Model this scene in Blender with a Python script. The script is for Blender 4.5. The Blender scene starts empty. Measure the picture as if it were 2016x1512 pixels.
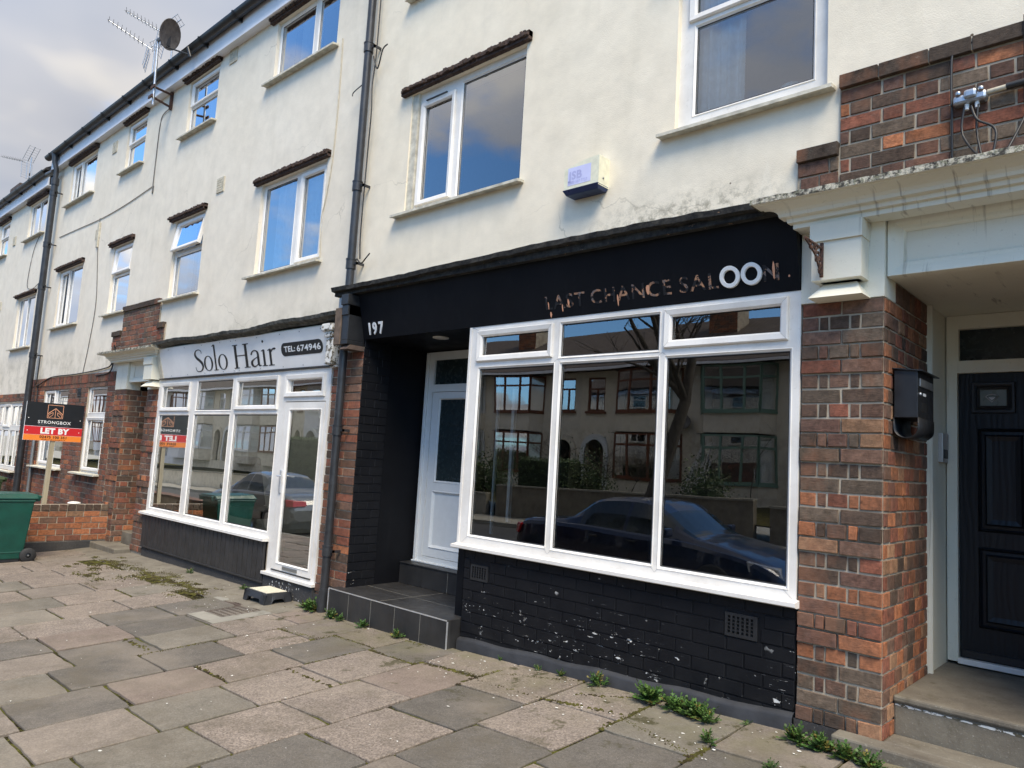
import bpy, math, random
from mathutils import Vector, Matrix
rnd = random.Random(7)
S = bpy.context.scene
COL = S.collection
# ------------------------------------------------------------ camera
cd = bpy.data.cameras.new('camera'); cam = bpy.data.objects.new('camera', cd); COL.objects.link(cam)
cd.sensor_width = 36; cd.lens = 36*1447.26/2016; cd.clip_start = .02; cd.clip_end = 3000
_r = Vector((0.736081, 0.674421, 0.057801)); _d = Vector((-0.027997, 0.115653, -0.992895)); _f = Vector((-0.676314, 0.729233, 0.104012))
cam.matrix_world = Matrix(((_r.x, -_d.x, -_f.x, 0), (_r.y, -_d.y, -_f.y, 0), (_r.z, -_d.z, -_f.z, 1.4), (0, 0, 0, 1)))
S.camera = cam
# ------------------------------------------------------------ light
SUN_DIR = Vector((0.55, -0.42, 0.95)).normalized()
sl = bpy.data.lights.new('sun', 'SUN'); sl.energy = 2.2; sl.angle = math.radians(28); sl.color = (1, .86, .66)
so = bpy.data.objects.new('sun', sl); COL.objects.link(so); so.rotation_euler = SUN_DIR.to_track_quat('Z', 'Y').to_euler()
W = bpy.data.worlds.new('World'); S.world = W; W.use_nodes = True
S.view_settings.view_transform = 'Standard'; S.view_settings.look = 'None'; S.view_settings.gamma = 1; S.view_settings.use_curve_mapping = False
S.view_settings.exposure = 1.2
def world():
    nt = W.node_tree; N = nt.nodes; N.clear(); L = nt.links.new
    sky = N.new('ShaderNodeTexSky'); sky.sky_type = 'NISHITA'; sky.sun_disc = False
    sky.sun_elevation = math.asin(SUN_DIR.z); sky.sun_rotation = math.atan2(SUN_DIR.x, SUN_DIR.y)
    tc = N.new('ShaderNodeTexCoord')
    sep = N.new('ShaderNodeSeparateXYZ'); L(tc.outputs['Generated'], sep.inputs[0])
    ad = N.new('ShaderNodeMath'); ad.operation = 'ADD'; ad.inputs[1].default_value = .22
    ab = N.new('ShaderNodeMath'); ab.operation = 'ABSOLUTE'; L(sep.outputs[2], ab.inputs[0]); L(ab.outputs[0], ad.inputs[0])
    dv = N.new('ShaderNodeVectorMath'); dv.operation = 'DIVIDE'; L(tc.outputs['Generated'], dv.inputs[0])
    cb = N.new('ShaderNodeCombineXYZ'); [L(ad.outputs[0], cb.inputs[i]) for i in range(3)]; L(cb.outputs[0], dv.inputs[1])
    mp = N.new('ShaderNodeMapping'); mp.inputs['Scale'].default_value = (1, 1, .35); mp.inputs['Location'].default_value = (1.7, 3.1, 0); L(dv.outputs[0], mp.inputs[0])
    n1 = N.new('ShaderNodeTexNoise'); n1.inputs['Scale'].default_value = 1.5; n1.inputs['Detail'].default_value = 7; n1.inputs['Roughness'].default_value = .52; L(mp.outputs[0], n1.inputs[0])
    n2 = N.new('ShaderNodeTexNoise'); n2.inputs['Scale'].default_value = 1.25; n2.inputs['Detail'].default_value = 4; n2.inputs['Roughness'].default_value = .5
    mp2 = N.new('ShaderNodeMapping'); mp2.inputs['Location'].default_value = (5.3, -2.1, 1.0); L(dv.outputs[0], mp2.inputs[0]); L(mp2.outputs[0], n2.inputs[0])
    # more blue where y < 0 (the sky across the street), mostly cloud elsewhere
    ys = N.new('ShaderNodeMapRange'); ys.inputs[1].default_value = -.75; ys.inputs[2].default_value = .0; ys.inputs[3].default_value = -.09; ys.inputs[4].default_value = .08; L(sep.outputs[1], ys.inputs[0])
    sm = N.new('ShaderNodeMath'); sm.operation = 'ADD'; L(n1.outputs[0], sm.inputs[0]); L(ys.outputs[0], sm.inputs[1])
    mr = N.new('ShaderNodeMapRange'); mr.interpolation_type = 'SMOOTHSTEP'; mr.inputs[1].default_value = .46; mr.inputs[2].default_value = .56; L(sm.outputs[0], mr.inputs[0])
    cr = N.new('ShaderNodeValToRGB'); e = cr.color_ramp.elements; e[0].position = .36; e[0].color = (2.2, 2.45, 3.0, 1); e[1].position = .66; e[1].color = (6.6, 5.95, 4.9, 1)
    el = cr.color_ramp.elements.new(.5); el.color = (3.15, 3.2, 3.45, 1); L(n2.outputs[0], cr.inputs[0])
    # Nishita blue, a little deepened
    sc = N.new('ShaderNodeVectorMath'); sc.operation = 'MULTIPLY'; sc.inputs[1].default_value = (.66, 1.0, 1.30); L(sky.outputs[0], sc.inputs[0])
    zb = N.new('ShaderNodeMapRange'); zb.inputs[1].default_value = .35; zb.inputs[2].default_value = .85; zb.inputs[3].default_value = 1.0; zb.inputs[4].default_value = 1.75; L(sep.outputs[2], zb.inputs[0])
    zy = N.new('ShaderNodeMapRange'); zy.inputs[1].default_value = 0; zy.inputs[2].default_value = .25; zy.inputs[3].default_value = 1.0; zy.inputs[4].default_value = .78; L(sep.outputs[1], zy.inputs[0])
    zm = N.new('ShaderNodeMath'); zm.operation = 'MULTIPLY'; L(zb.outputs[0], zm.inputs[0]); L(zy.outputs[0], zm.inputs[1])
    wm = N.new('ShaderNodeVectorMath'); wm.operation = 'SCALE'; L(cr.outputs[0], wm.inputs[0]); L(zm.outputs[0], wm.inputs['Scale'])
    mx = N.new('ShaderNodeMix'); mx.data_type = 'RGBA'; L(mr.outputs[0], mx.inputs[0]); L(sc.outputs[0], mx.inputs[6]); L(wm.outputs[0], mx.inputs[7])
    bg = N.new('ShaderNodeBackground'); bg.inputs[1].default_value = .1; L(mx.outputs[2], bg.inputs[0])
    o = N.new('ShaderNodeOutputWorld'); L(bg.outputs[0], o.inputs[0])
world()

# ------------------------------------------------------------ ground heights
_gx = [-60, -30, -20, -12.04, -10.52, -7.33, -4.29, -1.63, 0, 3, 30]; _gz = [-1.2, -.62, -.37, -.222, -.177, -.14, -.088, .028, .09, .17, .8]
def gz(x, y=4.2):
    for i in range(len(_gx)-1):
        if x <= _gx[i+1]: break
    t = (x-_gx[i])/(_gx[i+1]-_gx[i]); b = _gz[i]+t*(_gz[i+1]-_gz[i])
    if y >= -.6: return b-.045*(4.2-y)
    return b-.216-.12 if y > -8.6 else b-.22

# ------------------------------------------------------------ materials
MATS = {}
class NT:
    def __init__(s, name):
        s.m = bpy.data.materials.new(name); s.m.use_nodes = True; s.t = s.m.node_tree; s.t.nodes.clear()
        s.out = s.t.nodes.new('ShaderNodeOutputMaterial'); MATS[name] = s.m
    def n(s, typ, **k):
        o = s.t.nodes.new('ShaderNode'+typ)
        for a, b in k.items(): setattr(o, a, b)
        return o
    def l(s, a, b): s.t.links.new(a, b)
    def v(s, sock, val):
        if isinstance(val, bpy.types.NodeSocket): s.l(val, sock)
        elif val is not None: sock.default_value = val
    def pos(s, scale=(1, 1, 1), loc=(0, 0, 0)):
        g = s.n('NewGeometry'); mp = s.n('Mapping'); mp.inputs['Scale'].default_value = scale; mp.inputs['Location'].default_value = loc; s.l(g.outputs['Position'], mp.inputs[0]); return mp.outputs[0]
    def noise(s, sc, det=4, rough=.55, vec=None, dist=0):
        o = s.n('TexNoise'); o.inputs['Scale'].default_value = sc; o.inputs['Detail'].default_value = det; o.inputs['Roughness'].default_value = rough; o.inputs['Distortion'].default_value = dist
        s.l(vec if vec is not None else s.pos(), o.inputs[0]); return o.outputs[0]
    def ramp(s, f, a, b, c0=0.0, c1=1.0, smooth=False):
        o = s.n('MapRange'); o.inputs[1].default_value = a; o.inputs[2].default_value = b; o.inputs[3].default_value = c0; o.inputs[4].default_value = c1
        if smooth: o.interpolation_type = 'SMOOTHSTEP'
        s.v(o.inputs[0], f); return o.outputs[0]
    def math(s, op, a, b=None):
        o = s.n('Math', operation=op); s.v(o.inputs[0], a); s.v(o.inputs[1], b); return o.outputs[0]
    def mix(s, f, a, b, mode='MIX'):
        o = s.n('Mix', data_type='RGBA', blend_type=mode); s.v(o.inputs[0], f)
        for k, c in ((6, a), (7, b)):
            if isinstance(c, tuple) and len(c) == 3: c = (*c, 1)
            s.v(o.inputs[k], c)
        return o.outputs[2]
    def bump(s, h, strength=.3, dist=.01, nrm=None):
        o = s.n('Bump'); o.inputs['Strength'].default_value = strength; o.inputs['Distance'].default_value = dist; s.l(h, o.inputs['Height'])
        if nrm is not None: s.l(nrm, o.inputs['Normal'])
        return o.outputs[0]
    def pbsdf(s, col, rough=.5, metal=0, nrm=None, spec=.5, **k):
        o = s.n('BsdfPrincipled')
        if isinstance(col, tuple) and len(col) == 3: col = (*col, 1)
        s.v(o.inputs['Base Color'], col); s.v(o.inputs['Roughness'], rough); s.v(o.inputs['Metallic'], metal); s.v(o.inputs['Specular IOR Level'], spec)
        if nrm is not None: s.l(nrm, o.inputs['Normal'])
        for a, b in k.items(): s.v(o.inputs[a], b)
        s.l(o.outputs[0], s.out.inputs[0]); return o
    def attr(s, name='Col'):
        o = s.n('Attribute'); o.attribute_name = name; return o.outputs['Color']
    def sep(s):
        g = s.n('NewGeometry'); o = s.n('SeparateXYZ'); s.l(g.outputs['Position'], o.inputs[0]); return o.outputs

def plain(name, col, rough=.5, metal=0, nvar=.12, nscale=12, bump=0, bscale=80, spec=.5):
    t = NT(name); f = t.ramp(t.noise(nscale, 5), .3, .7, 1-nvar, 1+nvar)
    c = t.mix(1, (*col, 1), f, 'MULTIPLY')
    t.pbsdf(c, t.ramp(t.noise(nscale*1.7, 3), .3, .7, max(0, rough-.08), min(1, rough+.08)), metal, t.bump(t.noise(bscale, 3), bump, .004) if bump else None, spec)
    return t.m

def render_mat(name, base, warm):
    t = NT(name); P = t.sep()
    big = t.ramp(t.noise(.7, 5, .6), .3, .72)
    c = t.mix(big, base, warm)
    med = t.ramp(t.noise(4.5, 6, .62), .35, .75, 1.04, .9); c = t.mix(1, c, med, 'MULTIPLY')
    # grime runs, stretched down the wall
    run = t.ramp(t.noise(1, 5, .6, t.pos((5.5, 5.5, .55))), .56, .8, 0, .2); c = t.mix(run, c, (.45, .41, .31))
    pr_ = t.n('TexVoronoi'); pr_.inputs['Scale'].default_value = .5; t.l(t.pos((1, 1, 1.3), (2, 0, 1)), pr_.inputs['Vector']); sp_ = t.n('SeparateColor'); t.l(pr_.outputs['Color'], sp_.inputs[0]); c = t.mix(t.ramp(sp_.outputs[0], .8, .82, 0, .10), c, (.86, .83, .74))
    # grime above the shop cornices and under the eaves
    up = t.math('MULTIPLY', t.ramp(P[2], 3.1, 2.7, 0, 1, True), t.ramp(t.noise(3.2, 7, .7), .46, .72, 0, .6)); c = t.mix(t.math('MULTIPLY', up, .8), c, (.2, .18, .12))
    mx = t.math('MULTIPLY', t.ramp(P[0], -3.5, -2.6, 0, 1, True), t.ramp(P[0], -1.5, -2.2, 0, 1, True))
    mould = t.math('MULTIPLY', t.math('MULTIPLY', mx, t.ramp(P[2], 3.36, 3.0, 0, 1, True)), t.ramp(t.noise(16, 7, .75), .45, .62)); c = t.mix(t.math('MULTIPLY', mould, .8), c, (.1, .095, .06))
    # hairline cracks
    vo = t.n('TexVoronoi', feature='DISTANCE_TO_EDGE'); vo.inputs['Scale'].default_value = .62
    pv = t.n('VectorMath', operation='ADD'); nz = t.n('TexNoise'); nz.inputs['Scale'].default_value = 3.5; nz.inputs['Detail'].default_value = 6; t.l(t.pos(), nz.inputs[0])
    sc = t.n('VectorMath', operation='SCALE'); sc.inputs['Scale'].default_value = .35; t.l(nz.outputs['Color'], sc.inputs[0]); t.l(t.pos(), pv.inputs[0]); t.l(sc.outputs[0], pv.inputs[1]); t.l(pv.outputs[0], vo.inputs['Vector'])
    crack = t.math('MULTIPLY', t.ramp(vo.outputs[0], .0035, .001), t.ramp(t.noise(.9, 2, .5, t.pos(loc=(9, 3, 5))), .52, .62, 0, .4)); c = t.mix(crack, c, (.28, .25, .19))
    # small holes and flecks
    v2 = t.n('TexVoronoi'); v2.inputs['Scale'].default_value = 3.1; t.l(t.pos(), v2.inputs['Vector'])
    fl = t.math('MULTIPLY', t.ramp(v2.outputs['Distance'], .034, .024), t.ramp(t.noise(2.1, 1), .5, .56)); c = t.mix(fl, c, (.12, .09, .06))
    h1 = t.noise(120, 4, .6); h2 = t.noise(9, 4, .55)
    b = t.bump(h2, .12, .02); b = t.bump(h1, .4, .004, b)
    t.pbsdf(c, .88, 0, b, .25)
    return t.m
render_mat('cream_render', (.77, .69, .545), (.80, .728, .59))
render_mat('grey_render', (.71, .645, .53), (.75, .69, .58))
def trim_mat():
    t = NT('cream_trim'); P = t.sep()
    c = t.mix(t.ramp(t.noise(3, 5), .35, .7), (.72, .69, .57), (.76, .73, .61))
    # lichen on the weathered top edges: only upward facing or the top fillet
    g = t.n('NewGeometry'); sp = t.n('SeparateXYZ'); t.l(g.outputs['True Normal'], sp.inputs[0])
    run = t.math('MULTIPLY', t.ramp(t.noise(1, 4, .6, t.pos((24, 3, 1.1))), .6, .68), t.ramp(t.noise(2, 2, .5, t.pos((1, 1, .1))), .42, .6, .1, .75)); c = t.mix(run, c, (.16, .13, .09))
    sp2 = t.ramp(t.noise(40, 4, .7), .62, .7, 0, .35); c = t.mix(sp2, c, (.4, .37, .29))
    t.pbsdf(c, .6, 0, t.bump(t.noise(70, 4), .22, .004), .3)
trim_mat()
def lichen():
    t = NT('lichened_edge'); a = t.ramp(t.noise(26, 6, .72), .44, .56); c = t.mix(a, (.055, .052, .045), (.5, .47, .38))
    c = t.mix(t.ramp(t.noise(60, 3), .55, .65), c, (.2, .2, .14)); t.pbsdf(c, .9, 0, t.bump(t.noise(60, 5), .8, .008), .2)
lichen()
def brickmat(name, bumpd=.005, sat=1):
    t = NT(name); c = t.attr()
    f = t.ramp(t.noise(30, 8, .75), .3, .72, .38, 1.65); c = t.mix(1, c, f, 'MULTIPLY')
    g = t.ramp(t.noise(9, 4, .6), .55, .78, 0, .5); c = t.mix(g, c, (.10, .085, .07))
    c = t.mix(t.ramp(t.noise(2.6, 6, .65), .46, .68, 0, .5), c, (.085, .066, .052)); ed = t.ramp(t.noise(3.4, 4, .6, t.pos((1, 1, .6), (8, 1, 3))), .52, .66, 0, .4); c = t.mix(ed, c, (.30, .13, .07))
    w = t.ramp(t.noise(21, 6, .75, t.pos(loc=(4, 4, 4))), .62, .78, 0, .3); c = t.mix(w, c, (.42, .38, .32))
    h = t.noise(1, 6, .75, t.pos((38, 38, 120))); h2 = t.noise(130, 4, .7)
    t.pbsdf(c, .88, 0, t.bump(h2, .5, bumpd*.5, t.bump(h, .85, bumpd)), .25)
brickmat('brick')
def mortar():
    t = NT('mortar'); c = t.mix(t.ramp(t.noise(6, 5), .35, .65), (.44, .38, .295), (.29, .245, .185))
    t.pbsdf(c, .95, 0, t.bump(t.noise(140, 4), .6, .004), .15)
mortar()
def blackbrick():
    t = NT('black_painted_brick'); P = t.sep()
    c = t.mix(t.ramp(t.noise(5, 5), .3, .7), (.005, .0055, .0075), (.0095, .010, .012))
    low = t.ramp(P[2], .72, .25, 0, .055)
    thr = t.n('Math', operation='SUBTRACT'); t.l(t.noise(13, 6, .68, t.pos((1, 1, 1.9))), thr.inputs[0]); thr.inputs[1].default_value = .0
    chip = t.ramp(t.math('ADD', thr.outputs[0], low), .700, .706)
    v = t.n('TexVoronoi'); v.inputs['Scale'].default_value = 5.2; nn = t.n('VectorMath', operation='ADD'); sc = t.n('VectorMath', operation='SCALE'); nz = t.n('TexNoise'); nz.inputs['Scale'].default_value = 22; nz.inputs['Detail'].default_value = 4
    t.l(t.pos(), nz.inputs[0]); sc.inputs['Scale'].default_value = .1; t.l(nz.outputs['Color'], sc.inputs[0]); t.l(t.pos((1, 1, 1.15)), nn.inputs[0]); t.l(sc.outputs[0], nn.inputs[1]); t.l(nn.outputs[0], v.inputs['Vector'])
    sv = t.n('SeparateColor'); t.l(v.outputs['Color'], sv.inputs[0])
    c2 = t.math('MULTIPLY', t.math('LESS_THAN', v.outputs['Distance'], t.ramp(sv.outputs[0], .62, 1, 0, .17)), t.ramp(P[2], .62, .5))
    scr = t.math('MULTIPLY', t.ramp(t.noise(1, 5, .7, t.pos((9, 9, 75))), .655, .675), t.ramp(P[2], .5, .2))
    clus = t.ramp(t.noise(2.3, 4, .6, t.pos(loc=(5, 0, 2))), .44, .52); chip = t.math('MAXIMUM', t.math('MULTIPLY', chip, clus), t.math('MAXIMUM', t.math('MULTIPLY', c2, t.ramp(clus, 0, 1, .0, 1)), t.math('MULTIPLY', scr, clus))); chip = t.math('MULTIPLY', chip, t.math('LESS_THAN', P[1], 4.3))
    c = t.mix(chip, c, (.62, .62, .60)); dust = t.math('MULTIPLY', t.ramp(P[2], .22, -.1, 0, .5), t.ramp(t.noise(8, 5), .4, .7)); c = t.mix(t.math('MULTIPLY', dust, .25), c, (.16, .15, .13))
    t.pbsdf(c, t.ramp(t.noise(30, 4), .3, .7, .45, .66), 0, t.bump(t.noise(70, 5, .7), .35, .004), .2)
blackbrick()
def fascia():
    t = NT('black_fascia_paint'); c = t.mix(t.ramp(t.noise(2.5, 6), .3, .7), (.004, .0045, .006), (.007, .0075, .0095))
    st = t.ramp(t.noise(1, 4, .6, t.pos((16, 16, .7))), .58, .8, 0, .35); c = t.mix(st, c, (.018, .018, .02))
    t.pbsdf(c, t.ramp(t.noise(4, 4), .3, .7, .5, .68), 0, t.bump(t.noise(35, 4), .12, .003), .14)
fascia()
def cap():
    t = NT('worn_black_cap'); c = t.mix(t.ramp(t.noise(20, 6, .7), .4, .65), (.012, .012, .012), (.045, .042, .036))
    ch = t.math('MULTIPLY', t.ramp(t.noise(1, 6, .7, t.pos((14, 14, 60))), .66, .68), 1); c = t.mix(ch, c, (.36, .22, .13))
    t.pbsdf(c, .8, 0, t.bump(t.noise(30, 6), .8, .01), .3)
cap()
def ghost():   # where a glued letter was torn off: bare wood where the paint came away with it
    t = NT('torn_letter_wood'); c = t.mix(t.ramp(t.noise(30, 4), .35, .65), (.52, .27, .14), (.24, .13, .085))
    c = t.mix(t.ramp(t.noise(22, 3, .5, t.pos(loc=(3, 1, 1))), .5, .58), c, (.16, .13, .12))
    m = t.ramp(t.noise(13, 5, .7, t.pos(loc=(2, 0, 7))), .475, .485); c = t.mix(m, c, (.0055, .006, .008)); t.pbsdf(c, .7, 0, t.bump(t.noise(90, 3), .4, .003))
ghost()
def lead_cap():
    t = NT('old_lead_cap'); c = t.mix(t.ramp(t.noise(14, 6, .7), .38, .66), (.035, .035, .03), (.13, .125, .105)); t.pbsdf(c, .8, 0, t.bump(t.noise(24, 6), .9, .012), .3)
lead_cap()
def peel():
    t = NT('peeling_white_paint'); m = t.ramp(t.noise(24, 6, .7), .5, .54); c = t.mix(m, (.68, .67, .63), (.10, .085, .055)); t.pbsdf(c, .7, 0, t.bump(t.noise(24, 6, .7), .7, .01), .3)
peel()
def upvc():
    t = NT('white_upvc'); c = t.mix(t.ramp(t.noise(4, 6, .6), .42, .75), (.78, .755, .71), (.64, .61, .56))
    d = t.ramp(t.noise(30, 6, .8), .58, .76, 0, .5); c = t.mix(d, c, (.36, .34, .29)); t.pbsdf(c, .33, 0, None, .45)
upvc()
def gless():
    t = NT('pane_glass'); fr = t.n('Fresnel'); fr.inputs['IOR'].default_value = 1.52
    nb = t.bump(t.noise(1, 1, .4, t.pos((1.6, 1.6, .8), (.3, 0, .1))), .10, .02); nb = t.bump(t.noise(1, 1, .5, t.pos((.9, .9, 5))), .035, .01, nb); t.l(nb, fr.inputs['Normal'])
    f = t.math('MINIMUM', t.math('MULTIPLY', fr.outputs[0], 4.9), 1.0)
    g = t.n('BsdfGlossy'); g.inputs['Roughness'].default_value = .004; g.inputs['Color'].default_value = (.96, .98, 1, 1); t.l(nb, g.inputs['Normal'])
    tr = t.n('BsdfTransparent'); tr.inputs[0].default_value = (.90, .93, .91, 1)
    mx = t.n('MixShader'); t.l(f, mx.inputs[0]); t.l(tr.outputs[0], mx.inputs[1]); t.l(g.outputs[0], mx.inputs[2]); t.l(mx.outputs[0], t.out.inputs[0])
gless()
def slabm():
    t = NT('paving_slab'); c = t.attr()
    agg = t.n('TexVoronoi'); agg.inputs['Scale'].default_value = 115; t.l(t.pos(), agg.inputs['Vector']); sc = t.n('SeparateColor'); t.l(agg.outputs['Color'], sc.inputs[0])
    al = t.n('Attribute'); al.attribute_name = 'Agg'
    k = t.ramp(sc.outputs[0], 0, 1, .62, 1.38); c = t.mix(al.outputs['Fac'], c, t.mix(1, c, k, 'MULTIPLY'))
    c = t.mix(1, c, t.ramp(t.noise(6, 7, .7), .3, .72, .78, 1.16), 'MULTIPLY')
    sp = t.ramp(t.noise(60, 6, .78), .56, .70, 0, .5); c = t.mix(t.math('MULTIPLY', sp, al.outputs['Fac']), c, (.06, .055, .05))
    sp3 = t.ramp(t.noise(210, 2, .5), .66, .72, 0, .55); c = t.mix(sp3, c, (.5, .47, .42))
    blot = t.ramp(t.noise(1.7, 8, .75), .48, .68, 0, .7); c = t.mix(blot, c, (.115, .098, .072)); wr = t.ramp(t.noise(1.1, 5, .6, t.pos(loc=(3, 8, 0))), .5, .7, 0, .4); c = t.mix(wr, c, (.29, .245, .195)); gum = t.n('TexVoronoi'); gum.inputs['Scale'].default_value = 3.7; t.l(t.pos(loc=(1, 1, 0)), gum.inputs['Vector']); c = t.mix(t.ramp(gum.outputs['Distance'], .05, .035, 0, .5), c, (.07, .062, .05))
    P = t.sep(); near = t.ramp(P[1], 3.3, 4.15, 0, 1, True)
    al2 = t.math('MULTIPLY', near, t.ramp(t.noise(3.3, 6, .65), .4, .62, 0, .62)); c = t.mix(al2, c, (.15, .14, .075))
    mo = t.math('MULTIPLY', t.ramp(P[1], 2.7, 3.7, 0, 1, True), t.ramp(t.noise(4.2, 7, .75, t.pos(loc=(7, 2, 0))), .575, .62, 0, .85)); c = t.mix(mo, c, (.055, .05, .02))
    t.pbsdf(c, .86, 0, t.bump(t.noise(120, 4, .7), .55, .005, t.bump(t.noise(7, 4), .3, .012)), .3)
slabm()
def joint():
    t = NT('mossy_joint'); m = t.ramp(t.noise(3.4, 5, .7), .44, .56); c = t.mix(m, (.018, .014, .009), (.075, .075, .014)); c = t.mix(t.ramp(t.noise(60, 4), .5, .7), c, (.12, .12, .03))
    t.pbsdf(c, 1, 0, t.bump(t.noise(60, 5), 1, .012), .1)
joint()
def moss():
    t = NT('moss'); c = t.mix(t.ramp(t.noise(9, 4), .35, .65), (.035, .03, .014), (.12, .115, .028)); c = t.mix(t.ramp(t.noise(14, 4), .48, .6), c, (.045, .034, .022)); t.pbsdf(c, 1, 0, t.bump(t.noise(110, 4), 1, .01), .1)
moss()
def concrete(name, a, b, stain=.5):
    t = NT(name); c = t.mix(t.ramp(t.noise(3.2, 7, .68), .32, .68), a, b); c = t.mix(t.ramp(t.noise(7, 6, .7, t.pos((1, 1, .5), (3, 0, 0))), .55, .72, 0, stain), c, (a[0]*.4, a[1]*.38, a[2]*.3))
    c = t.mix(t.ramp(t.noise(90, 4, .7), .6, .7, 0, .35), c, (.5, .47, .4)); t.pbsdf(c, .85, 0, t.bump(t.noise(45, 6, .7), .5, .006), .25)
concrete('step_concrete', (.21, .19, .15), (.115, .10, .08), .8); concrete('grey_concrete', (.22, .21, .18), (.29, .275, .235)); concrete('plinth_dark', (.04, .04, .042), (.065, .062, .06), .3)
def asphalt():
    t = NT('asphalt'); c = t.mix(t.ramp(t.noise(1.5, 6), .3, .7), (.045, .045, .046), (.07, .068, .066)); c = t.mix(t.ramp(t.noise(150, 2), .58, .7, 0, .5), c, (.16, .155, .15)); t.pbsdf(c, .9, 0, t.bump(t.noise(120, 3), .7, .008), .3)
asphalt()
def tile():
    t = NT('dark_step_tile'); c = t.mix(t.ramp(t.noise(3, 6, .65), .3, .7), (.016, .016, .017), (.036, .035, .034)); c = t.mix(t.ramp(t.noise(1, 5, .7, t.pos((3, 14, 1))), .55, .75, 0, .35), c, (.11, .105, .1)); t.pbsdf(c, t.ramp(t.noise(9, 4), .3, .7, .38, .6), 0, t.bump(t.noise(40, 3), .1, .003))
tile()
def wood_post():
    t = NT('pine_post'); c = t.mix(t.ramp(t.noise(1, 5, .6, t.pos((40, 40, 3))), .3, .7), (.42, .37, .26), (.30, .255, .17)); t.pbsdf(c, .8, 0, t.bump(t.noise(1, 4, .6, t.pos((60, 60, 4))), .4, .003))
wood_post()
def door_black():
    t = NT('grained_black_door'); w = t.n('TexWave', wave_type='BANDS'); w.inputs['Scale'].default_value = 9; w.inputs['Distortion'].default_value = 11; w.inputs['Detail'].default_value = 3; w.inputs['Detail Scale'].default_value = .8; t.l(t.pos((1, 1, .28)), w.inputs[0])
    t.pbsdf((.008, .010, .013), .45, 0, t.bump(w.outputs['Fac'], .22, .004), .35)
door_black()
def rust():
    t = NT('rusty_iron'); c = t.mix(t.ramp(t.noise(60, 5), .35, .65), (.10, .04, .022), (.03, .022, .02)); c = t.mix(t.ramp(t.noise(110, 3), .6, .7), c, (.34, .24, .2)); t.pbsdf(c, .75, .3, t.bump(t.noise(120, 4), .6, .003))
rust()
def roofm():
    t = NT('roof_tile'); w = t.n('TexWave', wave_type='BANDS', bands_direction='Z', wave_profile='SAW'); w.inputs['Scale'].default_value = 1.1; w.inputs['Distortion'].default_value = .4; t.l(t.pos(), w.inputs[0])
    w2 = t.n('TexWave', wave_type='BANDS', bands_direction='X'); w2.inputs['Scale'].default_value = 1.6; t.l(t.pos(), w2.inputs[0])
    c = t.mix(t.ramp(t.noise(4, 6, .7), .3, .7), (.075, .06, .052), (.12, .10, .088)); c = t.mix(t.ramp(t.noise(11, 5, .7), .55, .7, 0, .6), c, (.16, .15, .11)); h = t.math('ADD', w.outputs['Fac'], t.math('MULTIPLY', w2.outputs['Fac'], .6)); t.pbsdf(c, .85, 0, t.bump(h, 1, .04), .2)
roofm()
def leaf(name, a, b, sub=.0):
    t = NT(name); oi = t.attr(); c = t.mix(t.ramp(t.noise(14, 3), .3, .7), a, b); c = t.mix(1, c, oi, 'MULTIPLY'); t.pbsdf(c, .5, 0, None, .3)
leaf('weed_leaf', (.045, .095, .024), (.08, .145, .038)); leaf('hedge_leaf', (.035, .06, .02), (.06, .095, .03))
def bark():
    t = NT('bark'); c = t.mix(t.ramp(t.noise(1, 6, .7, t.pos((16, 16, 5))), .35, .65), (.045, .038, .03), (.13, .115, .095)); t.pbsdf(c, .95, 0, t.bump(t.noise(1, 6, .7, t.pos((20, 20, 6))), 1, .03), .1)
bark()
def carp(name, c): t = NT(name); t.pbsdf(c, .28, .35, None, .5, **{'Coat Weight': .8, 'Coat Roughness': .03})
carp('navy_car_paint', (.006, .012, .04)); carp('grey_car_paint', (.09, .095, .10))
plain('satin_black', (.018, .019, .021), .42, 0, .2); plain('black_rubber', (.02, .02, .021), .7); plain('pipe_black', (.028, .029, .032), .38, 0, .3, 9, .1, 30)
plain('gutter_black', (.02, .02, .021), .4, 0, .3); plain('cable_grey', (.12, .115, .105), .6); plain('cable_black', (.02, .02, .02), .5); plain('white_board', (.74, .74, .77), .5, 0, .06, 3)
plain('letter_white', (.84, .84, .82), .45, 0, .03); plain('sign_white', (.88, .85, .80), .5, 0, .07, 2.5); plain('sign_black', (.015, .015, .016), .45)
plain('sill_cream', (.52, .49, .40), .75, 0, .3, 14, .3, 60); plain('vent_cream', (.50, .46, .36), .85, 0, .2, 20); plain('dark_hole', (.006, .006, .006), .9)
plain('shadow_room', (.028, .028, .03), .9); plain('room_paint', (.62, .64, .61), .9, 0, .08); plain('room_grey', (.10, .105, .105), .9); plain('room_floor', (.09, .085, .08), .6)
plain('curtain_white', (.74, .74, .74), .9, 0, .08, 20); plain('curtain_grey', (.34, .35, .38), .9, 0, .1); plain('galvanised', (.42, .44, .46), .35, .85, .2, 30); plain('alu_bright', (.72, .73, .74), .35, .7)
plain('dish_grey', (.16, .145, .135), .6, .2, .4, 14); plain('alarm_cream', (.70, .68, .52), .5, 0, .12, 20); plain('alarm_blue', (.012, .03, .10), .35); plain('alarm_sticker', (.56, .57, .80), .5, 0, .05); plain('sticker_ink', (.40, .41, .66), .5)
plain('bin_green', (.0045, .06, .042), .42, 0, .2, 6, .12, 60); plain('bin_olive', (.03, .055, .018), .5, 0, .15); plain('red_board', (.60, .018, .022), .4, 0, .03); plain('orange_board', (.86, .24, .03), .4, 0, .03); plain('board_ink', (.01, .011, .013), .4); plain('copper_line', (.78, .38, .22), .45)
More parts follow.
